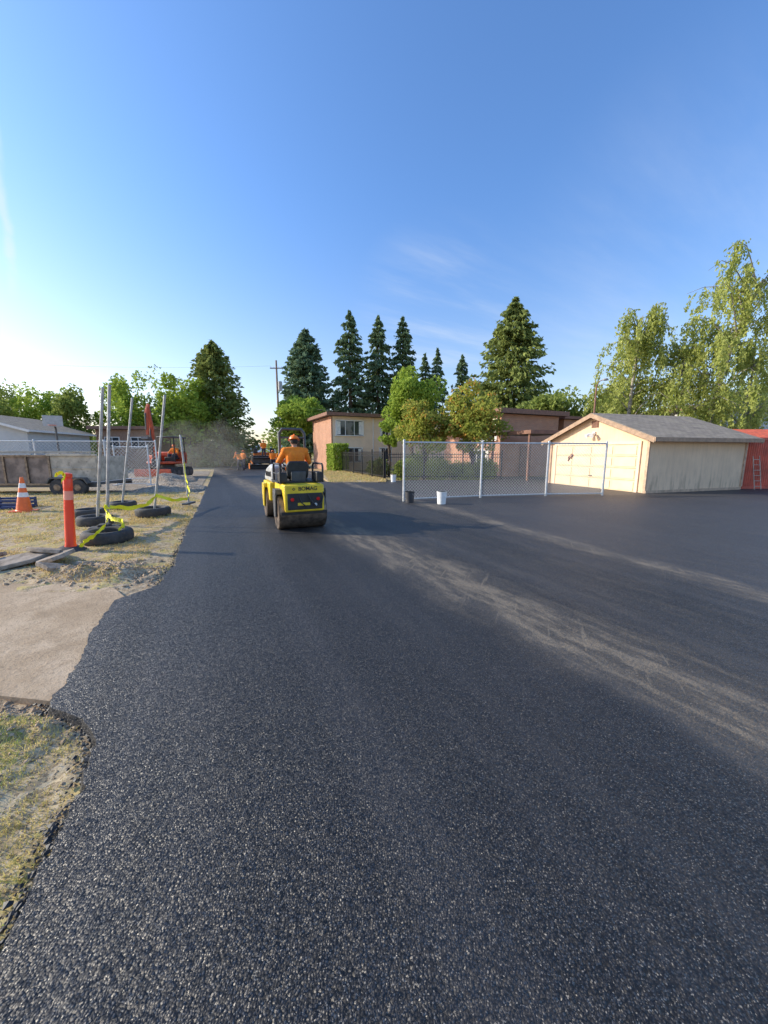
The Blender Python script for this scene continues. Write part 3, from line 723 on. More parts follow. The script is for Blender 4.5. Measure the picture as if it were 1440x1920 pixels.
# ---------------------------------------------------------------- fences
def chain_mesh(a,b,z0,z1,sp=.07,w=.0036):
    a=Vector(a);b=Vector(b);L=(b-a).length; t=(b-a).normalized(); H=z1-z0; mb=MB()
    nrm=Vector((-t.y,t.x,0))
    def seg(p,q,off):
        P0=a+t*p[0]+Vector((0,0,p[1]))+nrm*off;P1=a+t*q[0]+Vector((0,0,q[1]))+nrm*off
        mb.tube([P0,P1],w,3,False)
    k=-H
    while k<L:
        x0=max(k,0); x1=min(k+H,L)
        if x1-x0>.02:
            seg((x0,z0+(x0-k)),(x1,z0+(x1-k)),w*.6); seg((x0,z1-(x0-k)),(x1,z1-(x1-k)),-w*.6)
        k+=sp*1.414
    return mb
def chain_fence(name,label,pts,h,group=None,sp=.07,w=.0036,pr=.032,foot=False):
    t=thing(name,label,'fence',(pts[0][0],pts[0][1],0),0,group); o=Vector((pts[0][0],pts[0][1],0))
    P=[Vector((p[0],p[1],0))-o for p in pts]
    for p in P:
        mb=MB(); mb.cyl(p+Vector((0,0,-.06)),p+Vector((0,0,h+.05)),pr); mb.ell(p+Vector((0,0,h+.05)),(pr*1.15,pr*1.15,pr)); mb.cyl(p+Vector((0,0,h-.12)),p+Vector((0,0,h-.08)),pr*1.25); mb.obj('post',m_galv,t)
        if foot:
            mb=MB(); mb.box(p+Vector((0,0,.02)),(.16,.5,.04)); mb.obj('foot',m_galv,t)
    for a,b in zip(P[:-1],P[1:]):
        mb=MB(); mb.cyl(a+Vector((0,0,h)),b+Vector((0,0,h)),pr*.7,n=10); mb.obj('top_rail',m_galv,t)
        mb=MB(); mb.cyl(a+Vector((0,0,.07)),b+Vector((0,0,.07)),pr*.6,n=10); mb.obj('bottom_rail',m_galv,t)
        mb=chain_mesh(a,b,.08,h-.01,sp,w); mb.obj('wire_mesh',m_galv,t,smooth=False)
    return t
chain_fence('chain_link_fence','silver chain-link fence panels in front of garage',[(.63,11.75),(3.33,12.7),(5.8,13.2),(7.95,13.4)],1.86,pr=.036,sp=.075,w=.0036)
chain_fence('chain_link_fence','long chain-link fence behind the trailer',[(-26,19.6),(-22.5,20),(-19,20.4),(-15.5,20.8),(-12.9,21.2)],2.15,sp=.14,w=.006,pr=.04)
chain_fence('temporary_fence_panel','chain-link panel standing on gravel by the yard',[(-12.7,17.6),(-11.1,17.6)],1.8,sp=.12,w=.005,foot=True)
def iron_fence(a,b,h,label):
    a=Vector((*a,0));b=Vector((*b,0));L=(b-a).length; ang=math.atan2(b.y-a.y,b.x-a.x)
    t=thing('iron_fence',label,'fence',(a.x,a.y,0),ang,'black iron fences around the garden')
    n=max(1,round(L/2.2)); s=L/n
    for i in range(n+1):
        mb=MB(); mb.box((i*s,0,h/2),(.07,.07,h+.06)); mb.ell((i*s,0,h+.07),(.045,.045,.05)); mb.obj('post',m_iron,t)
    for i in range(n):
        mb=MB()
        for z in (.18,h-.28,h-.12): mb.box(((i+.5)*s,0,z),(s-.08,.03,.035))
        k=int(s/.12)
        for j in range(1,k): mb.box((i*s+j*s/k,0,h/2+.03),(.018,.018,h-.1))
        mb.obj('picket_panel',m_iron,t,smooth=False)
iron_fence((-3.75,31.5),(.0,21.4),1.62,'black iron picket fence beside grass strip')
iron_fence((.08,21.3),(6.7,21.25),1.55,'black iron picket fence in front of shrubs')

# utility pole + wires
t=thing('utility_pole','wooden utility pole with grey transformer and crossarm','utility pole',(-14.0,50.5,-.08))
mb=MB(); mb.tube([(0,0,0),(0,0,13.4)],[.17,.11],10); mb.obj('pole',m_wood,t)
mb=MB(); mb.box((0,-.14,12.4),(1.6,.1,.12)); mb.obj('crossarm',m_wood,t)
mb=MB(); mb.cyl((.42,-.1,9.6),(.42,-.1,10.7),.27); mb.ell((.42,-.1,10.7),(.27,.27,.1)); mb.obj('transformer',m_hood,t)
for xx in (-.7,-.3,.3,.7):
    mb=MB(); mb.cyl((xx,-.14,12.46),(xx,-.14,12.62),.04,.03,8); mb.obj('insulator',m_white,t)
def wire(a,b,sag,label):
    a=Vector(a);b=Vector(b); pts=[a.lerp(b,i/20)-Vector((0,0,sag*4*(i/20)*(1-i/20))) for i in range(21)]
    mb=MB(); mb.tube(pts,.008,4); o=mb.obj('overhead_wire',m_wire); tag(o,label,'wire','overhead wires on the utility pole')
wire((-14.7,50.36,12.6),(-75,46,14.5),1.2,'thin black power line across the sky')
wire((-14,50.4,9.0),(-4,34,5.2),.5,'thin black service cable to the house')
t=thing('lamp_post','slim brown lamp post above the garage roof','lamp post',(14.9,27,-.08))
mb=MB(); mb.tube([(0,0,0),(0,0,6.3)],[.09,.05],10); mb.obj('pole',m_fascia,t)
mb=MB(); mb.tube([(0,0,6.2),(.1,-.1,6.5),(.35,-.25,6.62)],.03,8); mb.obj('arm',m_fascia,t)
mb=MB(); mb.ell((.42,-.3,6.6),(.2,.14,.09)); mb.obj('lamp_head',m_hood,t)
t=thing('basketball_hoop','basketball hoop with pale backboard on a pole','basketball hoop',(-23.6,27.2,-.08),R(30))
mb=MB(); mb.tube([(0,0,0),(0,0,3.3),(0,-.5,3.7)],.06,8); mb.obj('pole',m_dgrey,t)
mb=MB(); mb.box((0,-.55,3.8),(1.1,.04,.75)); mb.obj('backboard',m_hood,t,bevel=.01)
mb=MB(); pts=[(.23*math.cos(a),-.85+.23*math.sin(a),3.5) for a in np.linspace(0,6.283,17)]; mb.tube(pts,.012,6); mb.obj('rim',m_orange,t)

# ---------------------------------------------------------------- poles, tires, cone, delineator
def tire(x,y,R0,w,z,label,tilt=0):
    prof=[(.62,-.42),(.74,-.5),(.9,-.48),(.97,-.36),(1,-.2),(1,.2),(.97,.36),(.9,.48),(.74,.5),(.62,.42),(.585,.3),(.585,-.3)]
    mb=MB(); n=48; vs=[];fs=[]
    for i in range(n):
        a=2*math.pi*i/n
        for (r,h) in prof: 
            rr=r*R0*(1 if r<.97 or i%2 else .97); vs.append((rr*math.cos(a),rr*math.sin(a),h*w+w/2))
    m=len(prof)
    for i in range(n):
        for j in range(m): fs.append((i*m+j,((i+1)%n)*m+j,((i+1)%n)*m+(j+1)%m,i*m+(j+1)%m))
    mb.add(vs,fs); o=mb.obj('tire',m_rubber,ang=50); o.location=(x,y,z); o.rotation_euler=(tilt,0,random.uniform(0,3)); tag(o,label,'tire','old tires holding the fence poles'); return o
def vz(x,y): return max(verge_z(x,y)-.01,-.03)
tire(-4.93,6.45,.39,.22,vz(-4.93,6.45),'black tire lying flat with caution tape across it')
tire(-6.35,8.0,.34,.21,vz(-6.35,8.0),'black tire lying flat on dry grass')
tire(-7.35,10.3,.34,.21,vz(-7.35,10.3),'black tire lying flat around a steel pole')
tire(-5.75,9.1,.39,.22,vz(-5.75,9.1),'black tire lying flat beside the asphalt')
tire(-7.2,8.9,.34,.21,vz(-7.2,8.9),'black tire lying flat on dry grass')
for (b,tp,l) in [((-6.2,7.85,.0),(-5.74,7.85,2.84),'tall leaning galvanised pole standing in a tire'),((-5.62,7.35,.0),(-5.24,7.35,2.80),'tall leaning galvanised pole on black base'),((-7.45,10.4,.0),(-6.90,10.5,3.0),'galvanised pole leaning out of a tire'),((-5.77,9.15,.0),(-5.24,9.17,2.88),'leaning galvanised pole held in a tire'),((-5.75,10.8,.0),(-5.83,10.8,2.02),'short upright steel pole at the asphalt edge')]:
    o0=Vector(b); v=Vector(tp)-o0
    t=thing('fence_pole',l,'pole',b,0,'leaning steel fence poles')
    mb=MB(); mb.cyl((0,0,.0),v,.028,n=14); mb.obj('pole_shaft',m_pole,t)
    mb=MB(); mb.ell(v,(.031,.031,.026)); mb.obj('cap',m_pole,t)
    mb=MB(); mb.cyl(v*.16,v*.18,.038,n=12); mb.obj('clamp',m_pole,t)
    if tp[2]<2.5:
        mb=MB(); mb.box((0,0,.07),(.16,.5,.05)); mb.obj('foot',m_dgrey,t,bevel=.008)
mb=MB(); mb.box((0,0,.06),(.5,.28,.1)); mb.box((.0,0,.12),(.2,.2,.08)); o=mb.obj('rubber_base_block',m_rubber,bevel=.02); o.location=(-5.62,7.3,vz(-5.62,7.3)); o.rotation_euler=(0,0,.4); tag(o,'black rubber base block under a pole','base block')
t=thing('traffic_cone','orange traffic cone with white reflective collars','cone',(-9.6,9.75,vz(-9.6,9.75)),.3); t.rotation_euler=(0,R(3),.3)
mb=MB(); mb.box((0,0,.02),(.46,.46,.04)); mb.obj('base',m_orange,t,bevel=.012)
mb=MB(); mb.tube([(0,0,.035),(0,0,.06),(0,0,.9),(0,0,.92)],[.19,.165,.035,.03],28); mb.obj('cone_body',m_orange,t)
for z0,z1 in ((.40,.52),(.64,.76)):
    f=lambda z:.165-(z-.06)*(.13/.84)+.003
    mb=MB(); mb.tube([(0,0,z0),(0,0,z1)],[f(z0),f(z1)],28,False); mb.obj('reflective_collar',m_white,t)
t=thing('traffic_delineator','red-orange traffic delineator post with pale band','traffic post',(-5.06,5.8,vz(-5.06,5.8)),.2); t.rotation_euler=(0,R(5.2),0)
mb=MB(); mb.tube([(0,0,.0),(0,0,.03),(0,0,.05),(0,0,.08)],[.21,.21,.17,.11],8); mb.obj('base',m_rubber,t)
mb=MB(); mb.tube([(0,0,.05),(0,0,.1),(0,0,.12),(0,0,.75),(0,0,.752),(0,0,1.02),(0,0,1.022),(0,0,1.16),(0,0,1.18),(0,0,1.2),(0,0,1.25),(0,0,1.26)],[.08,.075,.070,.064,.061,.059,.062,.060,.05,.062,.058,.03],24); mb.obj('post',m_redor,t)
mb=MB(); mb.tube([(0,0,.84),(0,0,.98)],[.0622,.0616],24,False); mb.obj('reflective_band',m_pinkband,t)
def ribbon(pts,w,name,label):
    P=[]; 
    for a,b in zip(pts[:-1],pts[1:]):
        for i in range(8): P.append(Vector(a).lerp(Vector(b),i/8))
    P.append(Vector(pts[-1])); mb=MB(); vs=[];fs=[]
    for i,p in enumerate(P):
        ph=noise.noise((i*.11,1,2))*5; d=Vector((math.cos(ph)*.3,math.sin(ph)*.35,math.sin(ph)*.5+.9)).normalized()*w/2
        j=Vector((noise.noise((i*.4,0,0)),noise.noise((i*.4,5,0)),noise.noise((i*.4,9,0))*.7))*.035
        vs+=[p-d+j,p+d+j]
        if i: fs.append((2*i-2,2*i-1,2*i+1,2*i))
    mb.add(vs,fs); o=mb.obj(name,m_tape,ang=180); tag(o,label,'caution tape'); return o
ribbon([(-4.93,5.82,.05),(-4.86,6.02,.16),(-4.80,6.25,.30),(-5.1,6.7,.34),(-5.53,7.28,.48),(-5.45,7.9,.36),(-5.55,8.6,.34),(-5.63,9.08,.50),(-5.38,9.35,.34),(-5.35,10.0,.30),(-5.60,10.6,.42),(-5.74,10.74,.75),(-5.76,10.74,1.25)],.085,'caution_tape','yellow caution tape strung between tires and poles')
ribbon([(-5.08,5.72,1.20),(-4.97,5.72,1.24),(-4.93,5.74,1.17),(-4.99,5.70,1.1)],.06,'caution_tape','short end of yellow caution tape tied on post')
ribbon([(-5.55,7.25,.5),(-5.42,7.15,.36),(-5.2,6.95,.30),(-4.95,6.85,.28),(-4.72,6.6,.26),(-4.62,6.3,.2)],.08,'caution_tape','loose yellow caution tape draped over a tire')
def bucket(x,y,mat,h,label):
    t=thing('bucket',label,'bucket',(x,y,0),random.uniform(0,3),'buckets standing on the asphalt')
    mb=MB(); mb.tube([(0,0,0),(0,0,h),(0,0,h),(0,0,.02)],[.125,.15,.143,.118],28,True); mb.obj('bucket_shell',mat,t)
    mb=MB(); mb.tube([(0,0,h-.018),(0,0,h-.002)],[.158,.158],28,False); mb.obj('rim',mat,t)
    mb=MB(); mb.tube([(.155*math.cos(a),-.16*math.sin(a),h-.05-.11*math.sin(a)) for a in np.linspace(0,math.pi,11)],.004,5); mb.obj('handle',m_galv,t)
bucket(1.75,11.15,m_bucketw,.38,'white plastic bucket with wire handle')
bucket(.80,11.45,m_bucketd,.34,'dark grey bucket beside fence post')
bucket(.5,19.6,m_bucketw,.38,'small white bucket by the iron fence')
m_slab=M('broken_asphalt_slab',(.34,.28,.22),.95,var=.3,scale=9,bump=.8,bscale=40,spec=.0)
for i,(x,y,z,s,rx,ry) in enumerate([(-5.15,4.85,.03,.50,.10,-.12),(-4.62,5.02,.07,.40,-.2,.22),(-4.98,5.28,.10,.42,.28,.08),(-4.35,4.72,.02,.24,.15,.3),(-5.6,5.1,.05,.34,-.2,.2),(-5.35,4.55,.01,.27,.08,-.2),(-4.15,4.95,.0,.15,.3,.1)]):
    r=random.Random(i*7+1); n=8; pts=[(s*math.cos(6.283*k/n+r.uniform(-.25,.25))*r.uniform(.5,1.15),s*.62*math.sin(6.283*k/n+r.uniform(-.2,.2))*r.uniform(.5,1.15),0) for k in range(n)]
    mb=MB(); mb.prism(pts,(0,0,.055)); o=mb.obj('broken_asphalt_slab',m_slab,bevel=.008); o.location=(x,y,z); o.rotation_euler=(rx,ry,r.uniform(0,3)); tag(o,'jagged grey broken asphalt slab on dirt','rubble','broken asphalt slabs on the dirt')
t=thing('plastic_crate','dark blue slatted plastic crate on dry grass','crate',(-10.65,10.4,vz(-10.65,10.4)),.1)
mb=MB()
for k in range(3):
    for s in (-1,1): mb.box((0,s*.3,.06+.1*k),(1.0,.03,.06)); mb.box((s*.49,0,.06+.1*k),(.03,.6,.06))
for sx in (-1,0,1):
    for sy in (-1,1): mb.box((sx*.47,sy*.3,.15),(.06,.05,.3))
mb.box((0,0,.03),(.96,.56,.03)); mb.obj('crate_frame',m_blue,t,bevel=.006)
# trailer
t=thing('utility_trailer','weathered flatbed trailer with plywood side boards','trailer',(-13.9,15.0,-.05),R(2))
mb=MB(); mb.box((-.9,-.95,.92),(4.2,.05,1.05)); mb.obj('side_board',m_trailer,t,bevel=.008)
mb=MB()
for k in range(6): mb.box((-2.9+.83*k,-1.0,.92),(.07,.05,1.08))
mb.box((-.9,-1.0,1.47),(4.25,.07,.06)); mb.box((-.9,-1.0,.40),(4.25,.07,.07)); mb.obj('stake_frame',m_steel,t)
mb=MB(); mb.box((0,0,.42),(6.0,1.85,.1)); mb.box((0,-.93,.36),(6.0,.08,.16)); mb.box((0,.93,.36),(6.0,.08,.16)); mb.obj('chassis',m_dgrey,t,bevel=.01)
mb=MB(); mb.box((2.1,-.95,.98),(1.7,.06,.95)); mb.box((2.1,-.98,1.5),(1.8,.12,.08)); mb.box((2.1,-.99,1.0),(1.6,.02,.05)); mb.box((2.97,-.1,.98),(.06,1.7,.95)); mb.obj('side_box',m_cream,t,bevel=.015)
mb=MB(); mb.prism([(1.2,-1.02,.45),(1.35,-1.02,.66),(2.6,-1.02,.66),(2.75,-1.02,.45),(2.7,-1.02,.43),(2.57,-1.02,.62),(1.38,-1.02,.62),(1.25,-1.02,.43)],(0,-.22,0)); mb.obj('fender',m_dgrey,t)
for wx in (1.6,2.35):
    w=bpy.data.objects.new('wheel',None); COL.objects.link(w); w.parent=t
    mb=MB(); mb.cyl((wx,-1.22,.29),(wx,-1.04,.29),.30,n=26); mb.obj('tyre',m_rubber,w,bevel=.03)
    mb=MB(); mb.cyl((wx,-1.235,.29),(wx,-1.2,.29),.13,n=20); mb.obj('rim',m_steel,w,bevel=.01)
for k in range(4):
    mb=MB(); mb.box((-.7,-.6+.35*k,1.54+.03*(k%2)),(5.2,.16,.06)); o=mb.obj('wooden_plank',m_cream,None,bevel=.005); o.location=(-13.9,15.0,-.0); o.rotation_euler=(0,0,R(2+k*.4)); tag(o,'pale plank lying across the trailer top','plank','planks stacked on the trailer')

# ---------------------------------------------------------------- people
def remesh(mb,vox,smooth=4):
    me=mb.mesh('tmp'); ob=bpy.data.objects.new('tmp',me); COL.objects.link(ob)
    r=ob.modifiers.new('r','REMESH'); r.mode='VOXEL'; r.voxel_size=vox
    s=ob.modifiers.new('s','SMOOTH'); s.iterations=smooth; s.factor=.5
    bpy.context.view_layer.update()
    res=bpy.data.meshes.new_from_object(ob.evaluated_get(bpy.context.evaluated_depsgraph_get()))
    bpy.data.objects.remove(ob); res.materials.clear(); return res
def person(label,loc,rz,J,vox=.011,shirt=m_hivis,pants=m_jeans,hat=m_hat,scale=1):
    t=thing('person',label,'person',loc,rz); t.scale=(scale,)*3
    V={k:Vector(v) for k,v in J.items()}
    pel,che,nec,hed=V['pelvis'],V['chest'],V['neck'],V['head']
    f=V.get('face',Vector((0,1,0))).normalized(); up=(hed-nec).normalized(); f=(f-up*f.dot(up)).normalized(); rt=f.cross(up).normalized()
    def limb(mb,a,ra,b,rb): mb.cap(a,ra,b,rb)
    mb=MB()
    HR=Matrix((rt,f,up)).transposed()
    mb.ell(hed,(.075,.093,.115),16,12,HR); mb.cap(hed-up*.06+f*.03,.055,hed-up*.085+f*.05,.04)
    mb.cap(hed+f*.085+up*.01,.012,hed+f*.105-up*.02,.015)
    for s in (-1,1): mb.ell(hed+rt*s*.077-up*.005,(.012,.02,.032),8,6,HR)
    mb.cap(nec-up*.06,.06,hed-up*.06,.052)
    rt_b=(V['shR']-V['shL']).normalized()
    def torso(mb,g):
        mb.cap(pel-rt_b*.07,.115+g,pel+rt_b*.07,.115+g); mb.cap(pel-rt_b*.05,.11+g,che-rt_b*.07,.115+g); mb.cap(pel+rt_b*.05,.11+g,che+rt_b*.07,.115+g)
        mb.cap(V['shL'],.06+g,che,.11+g); mb.cap(V['shR'],.06+g,che,.11+g); mb.cap(V['shL'],.058+g,nec-up*.03,.05+g); mb.cap(V['shR'],.058+g,nec-up*.03,.05+g)
    torso(mb,0)
    for s in 'LR':
        limb(mb,V['sh'+s],.052,V['el'+s],.04); limb(mb,V['el'+s],.042,V['wr'+s],.026)
        d=(V['wr'+s]-V['el'+s]).normalized(); pd=V.get('palm',Vector((0,0,-1))); pd=(pd-d*pd.dot(d)).normalized(); sd=d.cross(pd).normalized()
        w=V['wr'+s]
        for k,(o,L) in enumerate(((-.033,.062),(-.011,.074),(.011,.079),(.033,.072))):
            k0=w+d*.02+sd*o*.6; k1=w+d*.09+sd*o; mb.cap(k0,.014,k1,.012,8)
            k2=k1+(d*.7+pd*.6).normalized()*L*.5; k3=k2+(d*.1+pd).normalized()*L*.5
            mb.cap(k1,.011,k2,.010,8); mb.cap(k2,.010,k3,.009,8)
        tk=w+d*.03+sd*.03*(1 if s=='R' else -1); t2=tk+(d*.5+sd*.5*(1 if s=='R' else -1)+pd*.5).normalized()*.045
        mb.cap(tk,.014,t2,.012,8); mb.cap(t2,.012,t2+(d*.6+pd*.6).normalized()*.03,.010,8)
        limb(mb,V['hip'+s],.09,V['kn'+s],.06); limb(mb,V['kn'+s],.06,V['an'+s],.04); mb.cap(V['an'+s],.04,V['toe'+s],.035)
    me=remesh(mb,vox); finish(me,'body',m_skin,t,ang=180)
    mb=MB(); torso(mb,.024)
    for s in 'LR':
        e=V['el'+s]; mid=e.lerp(V['wr'+s],.15)
        limb(mb,V['sh'+s],.07,e,.06); limb(mb,e,.06,mid,.054)
    finish(remesh(mb,vox),'shirt',shirt,t,ang=180)
    mb=MB(); mb.cap(pel-rt_b*.07-Vector((0,0,.03)),.137,pel+rt_b*.07-Vector((0,0,.03)),.137)
    for s in 'LR':
        limb(mb,V['hip'+s],.115,V['kn'+s],.08); limb(mb,V['kn'+s],.08,V['an'+s]+(V['kn'+s]-V['an'+s])*.06,.066)
    finish(remesh(mb,vox),'trousers',pants,t,ang=180)
    for s in 'LR':
        mb=MB(); mb.cap(V['an'+s]+(V['kn'+s]-V['an'+s])*.12,.055,V['an'+s]-Vector((0,0,.02)),.055); mb.cap(V['an'+s]-Vector((0,0,.03)),.05,V['toe'+s],.045)
        finish(remesh(mb,.014,2),'boot',m_boot,t,ang=180)
    mb=MB(); c=hed+up*.035; mb.ell(c,(.105,.125,.10),24,8,HR,True); mb.ell(c+f*.015,(.125,.155,.012),24,6,HR); mb.cap(c+up*.092-f*.09,.014,c+up*.092+f*.09,.014)
    mb.obj('hard_hat',hat,t,ang=50)
    mb=MB(); mb.ell(hed-f*.02+up*.0,(.081,.083,.09),14,8,HR); mb.obj('hair',m_hair,t)
    for s in (-1,1):
        mb=MB(); mb.ell(hed+f*.082+rt*s*.03+up*.012,(.012,.008,.008),8,6,HR); mb.obj('eye',m_eye,t)
    return t

# ---------------------------------------------------------------- roller
RL=(-1.75,7.62,0); RZ=R(24.8)
t=thing('road_roller','yellow tandem road roller driving on fresh asphalt','road roller',RL,RZ)
for yy in (0,1.72):
    mb=MB(); n=48; prof=[(-.47,.30),(-.48,.345),(-.47,.36),(.47,.36),(.48,.345),(.47,.30)]
    mb.tube([(p[0],yy,.36) for p in prof],[p[1] for p in prof],n); mb.cyl((-.485,yy,.36),(.485,yy,.36),.09,n=16)
    mb.obj('drum',m_steel,t,ang=30)
def arch(y0,ya,yb,zt,zb=.44,r=.41):
    pts=[(ya,zb),(ya-.0,zt),(yb,zt),(yb,zb)]
    arc=[]
    a0=math.asin((zb-.36)/r)
    for k in range(13):
        a=a0+(math.pi-2*a0)*k/12; arc.append((y0+r*math.cos(a),.36+r*math.sin(a)))
    return pts+arc
RW=.385
mb=MB(); mb.prism([(-RW,a,b) for a,b in arch(0,-.50,.72,.93,.40)],(2*RW,0,0)); mb.obj('rear_frame',m_yellow,t,bevel=.03)
mb=MB(); mb.prism([(-.44,a,b) for a,b in arch(1.72,1.12,2.2,.86)],(.88,0,0)); mb.obj('front_frame',m_yellow,t,bevel=.025)
for sx in (-1,1):
    for yy in (0,1.72):
        mb=MB(); mb.prism([(sx*.49,yy-.16,.62),(sx*.49,yy+.16,.62),(sx*.49,yy+.10,.26),(sx*.49,yy-.10,.26)],(sx*.03,0,0)); mb.box((sx*.44,yy,.77),(.15,.34,.10)); mb.box((sx*.505,yy,.69),(.03,.34,.16)); mb.obj('yoke',m_yellow if yy else m_dgrey,t,bevel=.008)
mb=MB(); mb.prism([(-.40,1.02,.865),(-.40,1.02,1.24),(-.40,1.3,1.28),(-.40,1.95,1.16),(-.40,2.24,.98),(-.40,2.24,.865)],(.80,0,0)); mb.obj('engine_hood',m_hood,t,bevel=.05)
mb=MB(); mb.prism([(-.413,1.1,1.0),(-.413,1.1,1.12),(-.413,1.9,1.06),(-.413,1.95,.98)],(.015,0,0)); 
for k in range(7): mb.box((-.415,1.2+.1*k,1.05),(.02,.03,.1))
mb.obj('hood_grille',m_black,t,smooth=False)
mb=MB(); mb.box((0,.92,.6),(.34,.44,.42)); mb.cyl((0,.92,.3),(0,.92,.86),.07); mb.obj('articulation_joint',m_black,t,bevel=.01)
mb=MB(); mb.box((0,.36,.95),(.88,.9,.03)); mb.box((0,.86,.80),(.7,.24,.04)); mb.obj('deck',m_black,t,bevel=.006)
mb=MB(); mb.box((0,-.508,.605),(.68,.03,.32)); mb.obj('rear_panel',m_black,t,bevel=.03)
mb=MB(); mb.box((-.03,-.530,.555),(.24,.015,.055)); mb.obj('panel_plate',m_yellow,t,bevel=.004)
for sx in (-.25,.25):
    mb=MB(); mb.cyl((sx,-.52,.65),(sx,-.55,.65),.034,n=18); mb.obj('tail_light',m_lens,t,bevel=.006)
mb=MB(); mb.cyl((.20,-.52,.54),(.20,-.545,.54),.03,n=16); mb.obj('work_light',m_clear,t)
mb=MB(); mb.tube([(.05,-.52,.74),(.10,-.58,.63),(.20,-.59,.50),(.32,-.56,.58),(.37,-.51,.78)],.013,8); mb.obj('hose',m_black,t)
mb=MB(); mb.tube([(-.12,-.52,.72),(-.08,-.57,.58),(.02,-.58,.50),(.12,-.56,.54),(.15,-.52,.68)],.012,8); mb.obj('hose',m_black,t)
mt=Matrix.Translation((.06,-.503,.85))@Matrix.Rotation(R(90),4,'X')
text_mesh('BOMAG',.105,'lettering',m_black,t,mt,.003,.0015)
mb=MB(); mb.prism([(-.245,-.505,.85),(-.213,-.505,.818),(-.181,-.505,.85),(-.213,-.505,.882)],(0,-.004,0)); lg=mb.obj('emblem',m_black,t,smooth=False)
mb=MB(); mb.prism([(-.229,-.5095,.843),(-.197,-.5095,.843),(-.213,-.5095,.868)],(0,-.003,0)); mb.obj('emblem_mark',m_yellow,lg,smooth=False)
st=bpy.data.objects.new('seat',None); COL.objects.link(st); st.parent=t
mb=MB(); mb.box((0,.36,1.06),(.46,.42,.1)); mb.obj('cushion',m_black,st,bevel=.03)
mb=MB(); mb.prism([(-.21,.06,1.05),(-.24,.06,1.28),(-.18,.03,1.37),(.18,.03,1.37),(.24,.06,1.28),(.21,.06,1.05)],(0,.09,0)); mb.obj('backrest',m_black,st,bevel=.03)
mb=MB(); mb.box((0,.34,.985),(.34,.34,.05)); mb.box((0,.03,1.06),(.3,.05,.2)); mb.obj('seat_base',m_dgrey,st,bevel=.01)
for sx in (-1,1):
    mb=MB(); mb.box((sx*.27,.36,1.22),(.06,.3,.04)); mb.obj('armrest',m_black,st,bevel=.015)
    mb=MB(); mb.tube([(sx*.42,-.28,.95),(sx*.42,-.30,1.26),(sx*.42,-.24,1.32),(sx*.42,.45,1.32),(sx*.42,.52,1.26),(sx*.42,.54,.95)],.021,10); mb.cyl((sx*.42,-.29,1.12),(sx*.42,.53,1.12),.014,n=8); mb.obj('handrail',m_black,t)
    mb=MB(); mb.box((sx*.36,-.1,1.06),(.13,.40,.20)); mb.obj('side_console',m_black,t,bevel=.02)
mb=MB(); w=.27; mb.tube([(-w,.57,.93),(-w,.57,1.95),(-w+.07,.57,2.04),(w-.07,.57,2.04),(w,.57,1.95),(w,.57,.93)],.03,12); mb.cyl((-w,.57,1.86),(w,.57,1.86),.016,n=8); mb.obj('roll_bar',m_dgrey,t)
mb=MB(); mb.box((0,.93,1.1),(.34,.14,.34),rotx(R(-12))); mb.obj('steering_console',m_black,t,bevel=.03)
mb=MB(); c=Vector((0,.84,1.33)); rm=rotx(R(-35)); mb.tube([c+rm@Vector((.17*math.cos(a),.17*math.sin(a),0)) for a in np.linspace(0,6.283,25)],.014,8); mb.tube([c,(0,.93,1.2)],.02,8); mb.tube([c-rm@Vector((.17,0,0)),c+rm@Vector((.17,0,0))],.01,6); mb.obj('steering_wheel',m_black,t)
for sx in (-1,1):
    mb=MB(); mb.cyl((sx*.3,2.22,.75),(sx*.3,2.26,.75),.05); mb.obj('headlight',m_clear,t)
for yy,zz in ((-.43,.37),(2.13,.42)):
    mb=MB(); mb.box((0,yy,zz),(.9,.03,.06)); mb.obj('scraper',m_black,t)
person('roller driver in orange shirt and hard hat, seated',RL,RZ,dict(pelvis=(0,.34,1.20),chest=(0,.31,1.47),neck=(0,.33,1.63),head=(0,.36,1.775),shL=(-.205,.32,1.57),shR=(.205,.32,1.57),elL=(-.32,.46,1.34),elR=(.32,.44,1.34),wrL=(-.17,.70,1.37),wrR=(.17,.70,1.37),hipL=(-.1,.4,1.18),hipR=(.1,.4,1.18),knL=(-.15,.78,1.16),knR=(.15,.78,1.16),anL=(-.14,.90,.92),anR=(.14,.90,.92),toeL=(-.15,1.0,.88),toeR=(.15,1.0,.88),face=(.05,1,0),palm=(0,.2,-1)),vox=.009)

# ---------------------------------------------------------------- excavator (front = -y local)
EL=(-14.3,24.6,.0); EZ=R(-2)
t=thing('excavator','orange-red mini excavator with raised boom on gravel','excavator',EL,EZ)
for sx in (-.85,.85):
    mb=MB(); pts=[]
    for k in range(9): a=math.pi/2+math.pi*k/8; pts.append((-.95+.27*math.cos(a),.29+.27*math.sin(a)))
    for k in range(9): a=-math.pi/2+math.pi*k/8; pts.append((.95+.27*math.cos(a),.29+.27*math.sin(a)))
    mb.prism([(sx-.19,a,b) for a,b in pts],(.38,0,0))
    for k in range(22):
        y=-1.05+2.1*k/21; mb.box((sx,y,.575),(.38,.04,.03)); mb.box((sx,y,.01),(.38,.04,.03))
    mb.obj('track',m_rubber,t,smooth=False)
    for y in (-.95,-.5,0,.5,.95):
        mb=MB(); mb.cyl((sx-.2,y,.26),(sx+.2,y,.26),.16,n=14); mb.obj('track_roller',m_dgrey,t)
mb=MB(); mb.box((0,0,.42),(1.3,1.2,.3)); mb.cyl((0,0,.5),(0,0,.78),.42); mb.obj('undercarriage',m_dgrey,t,bevel=.02)
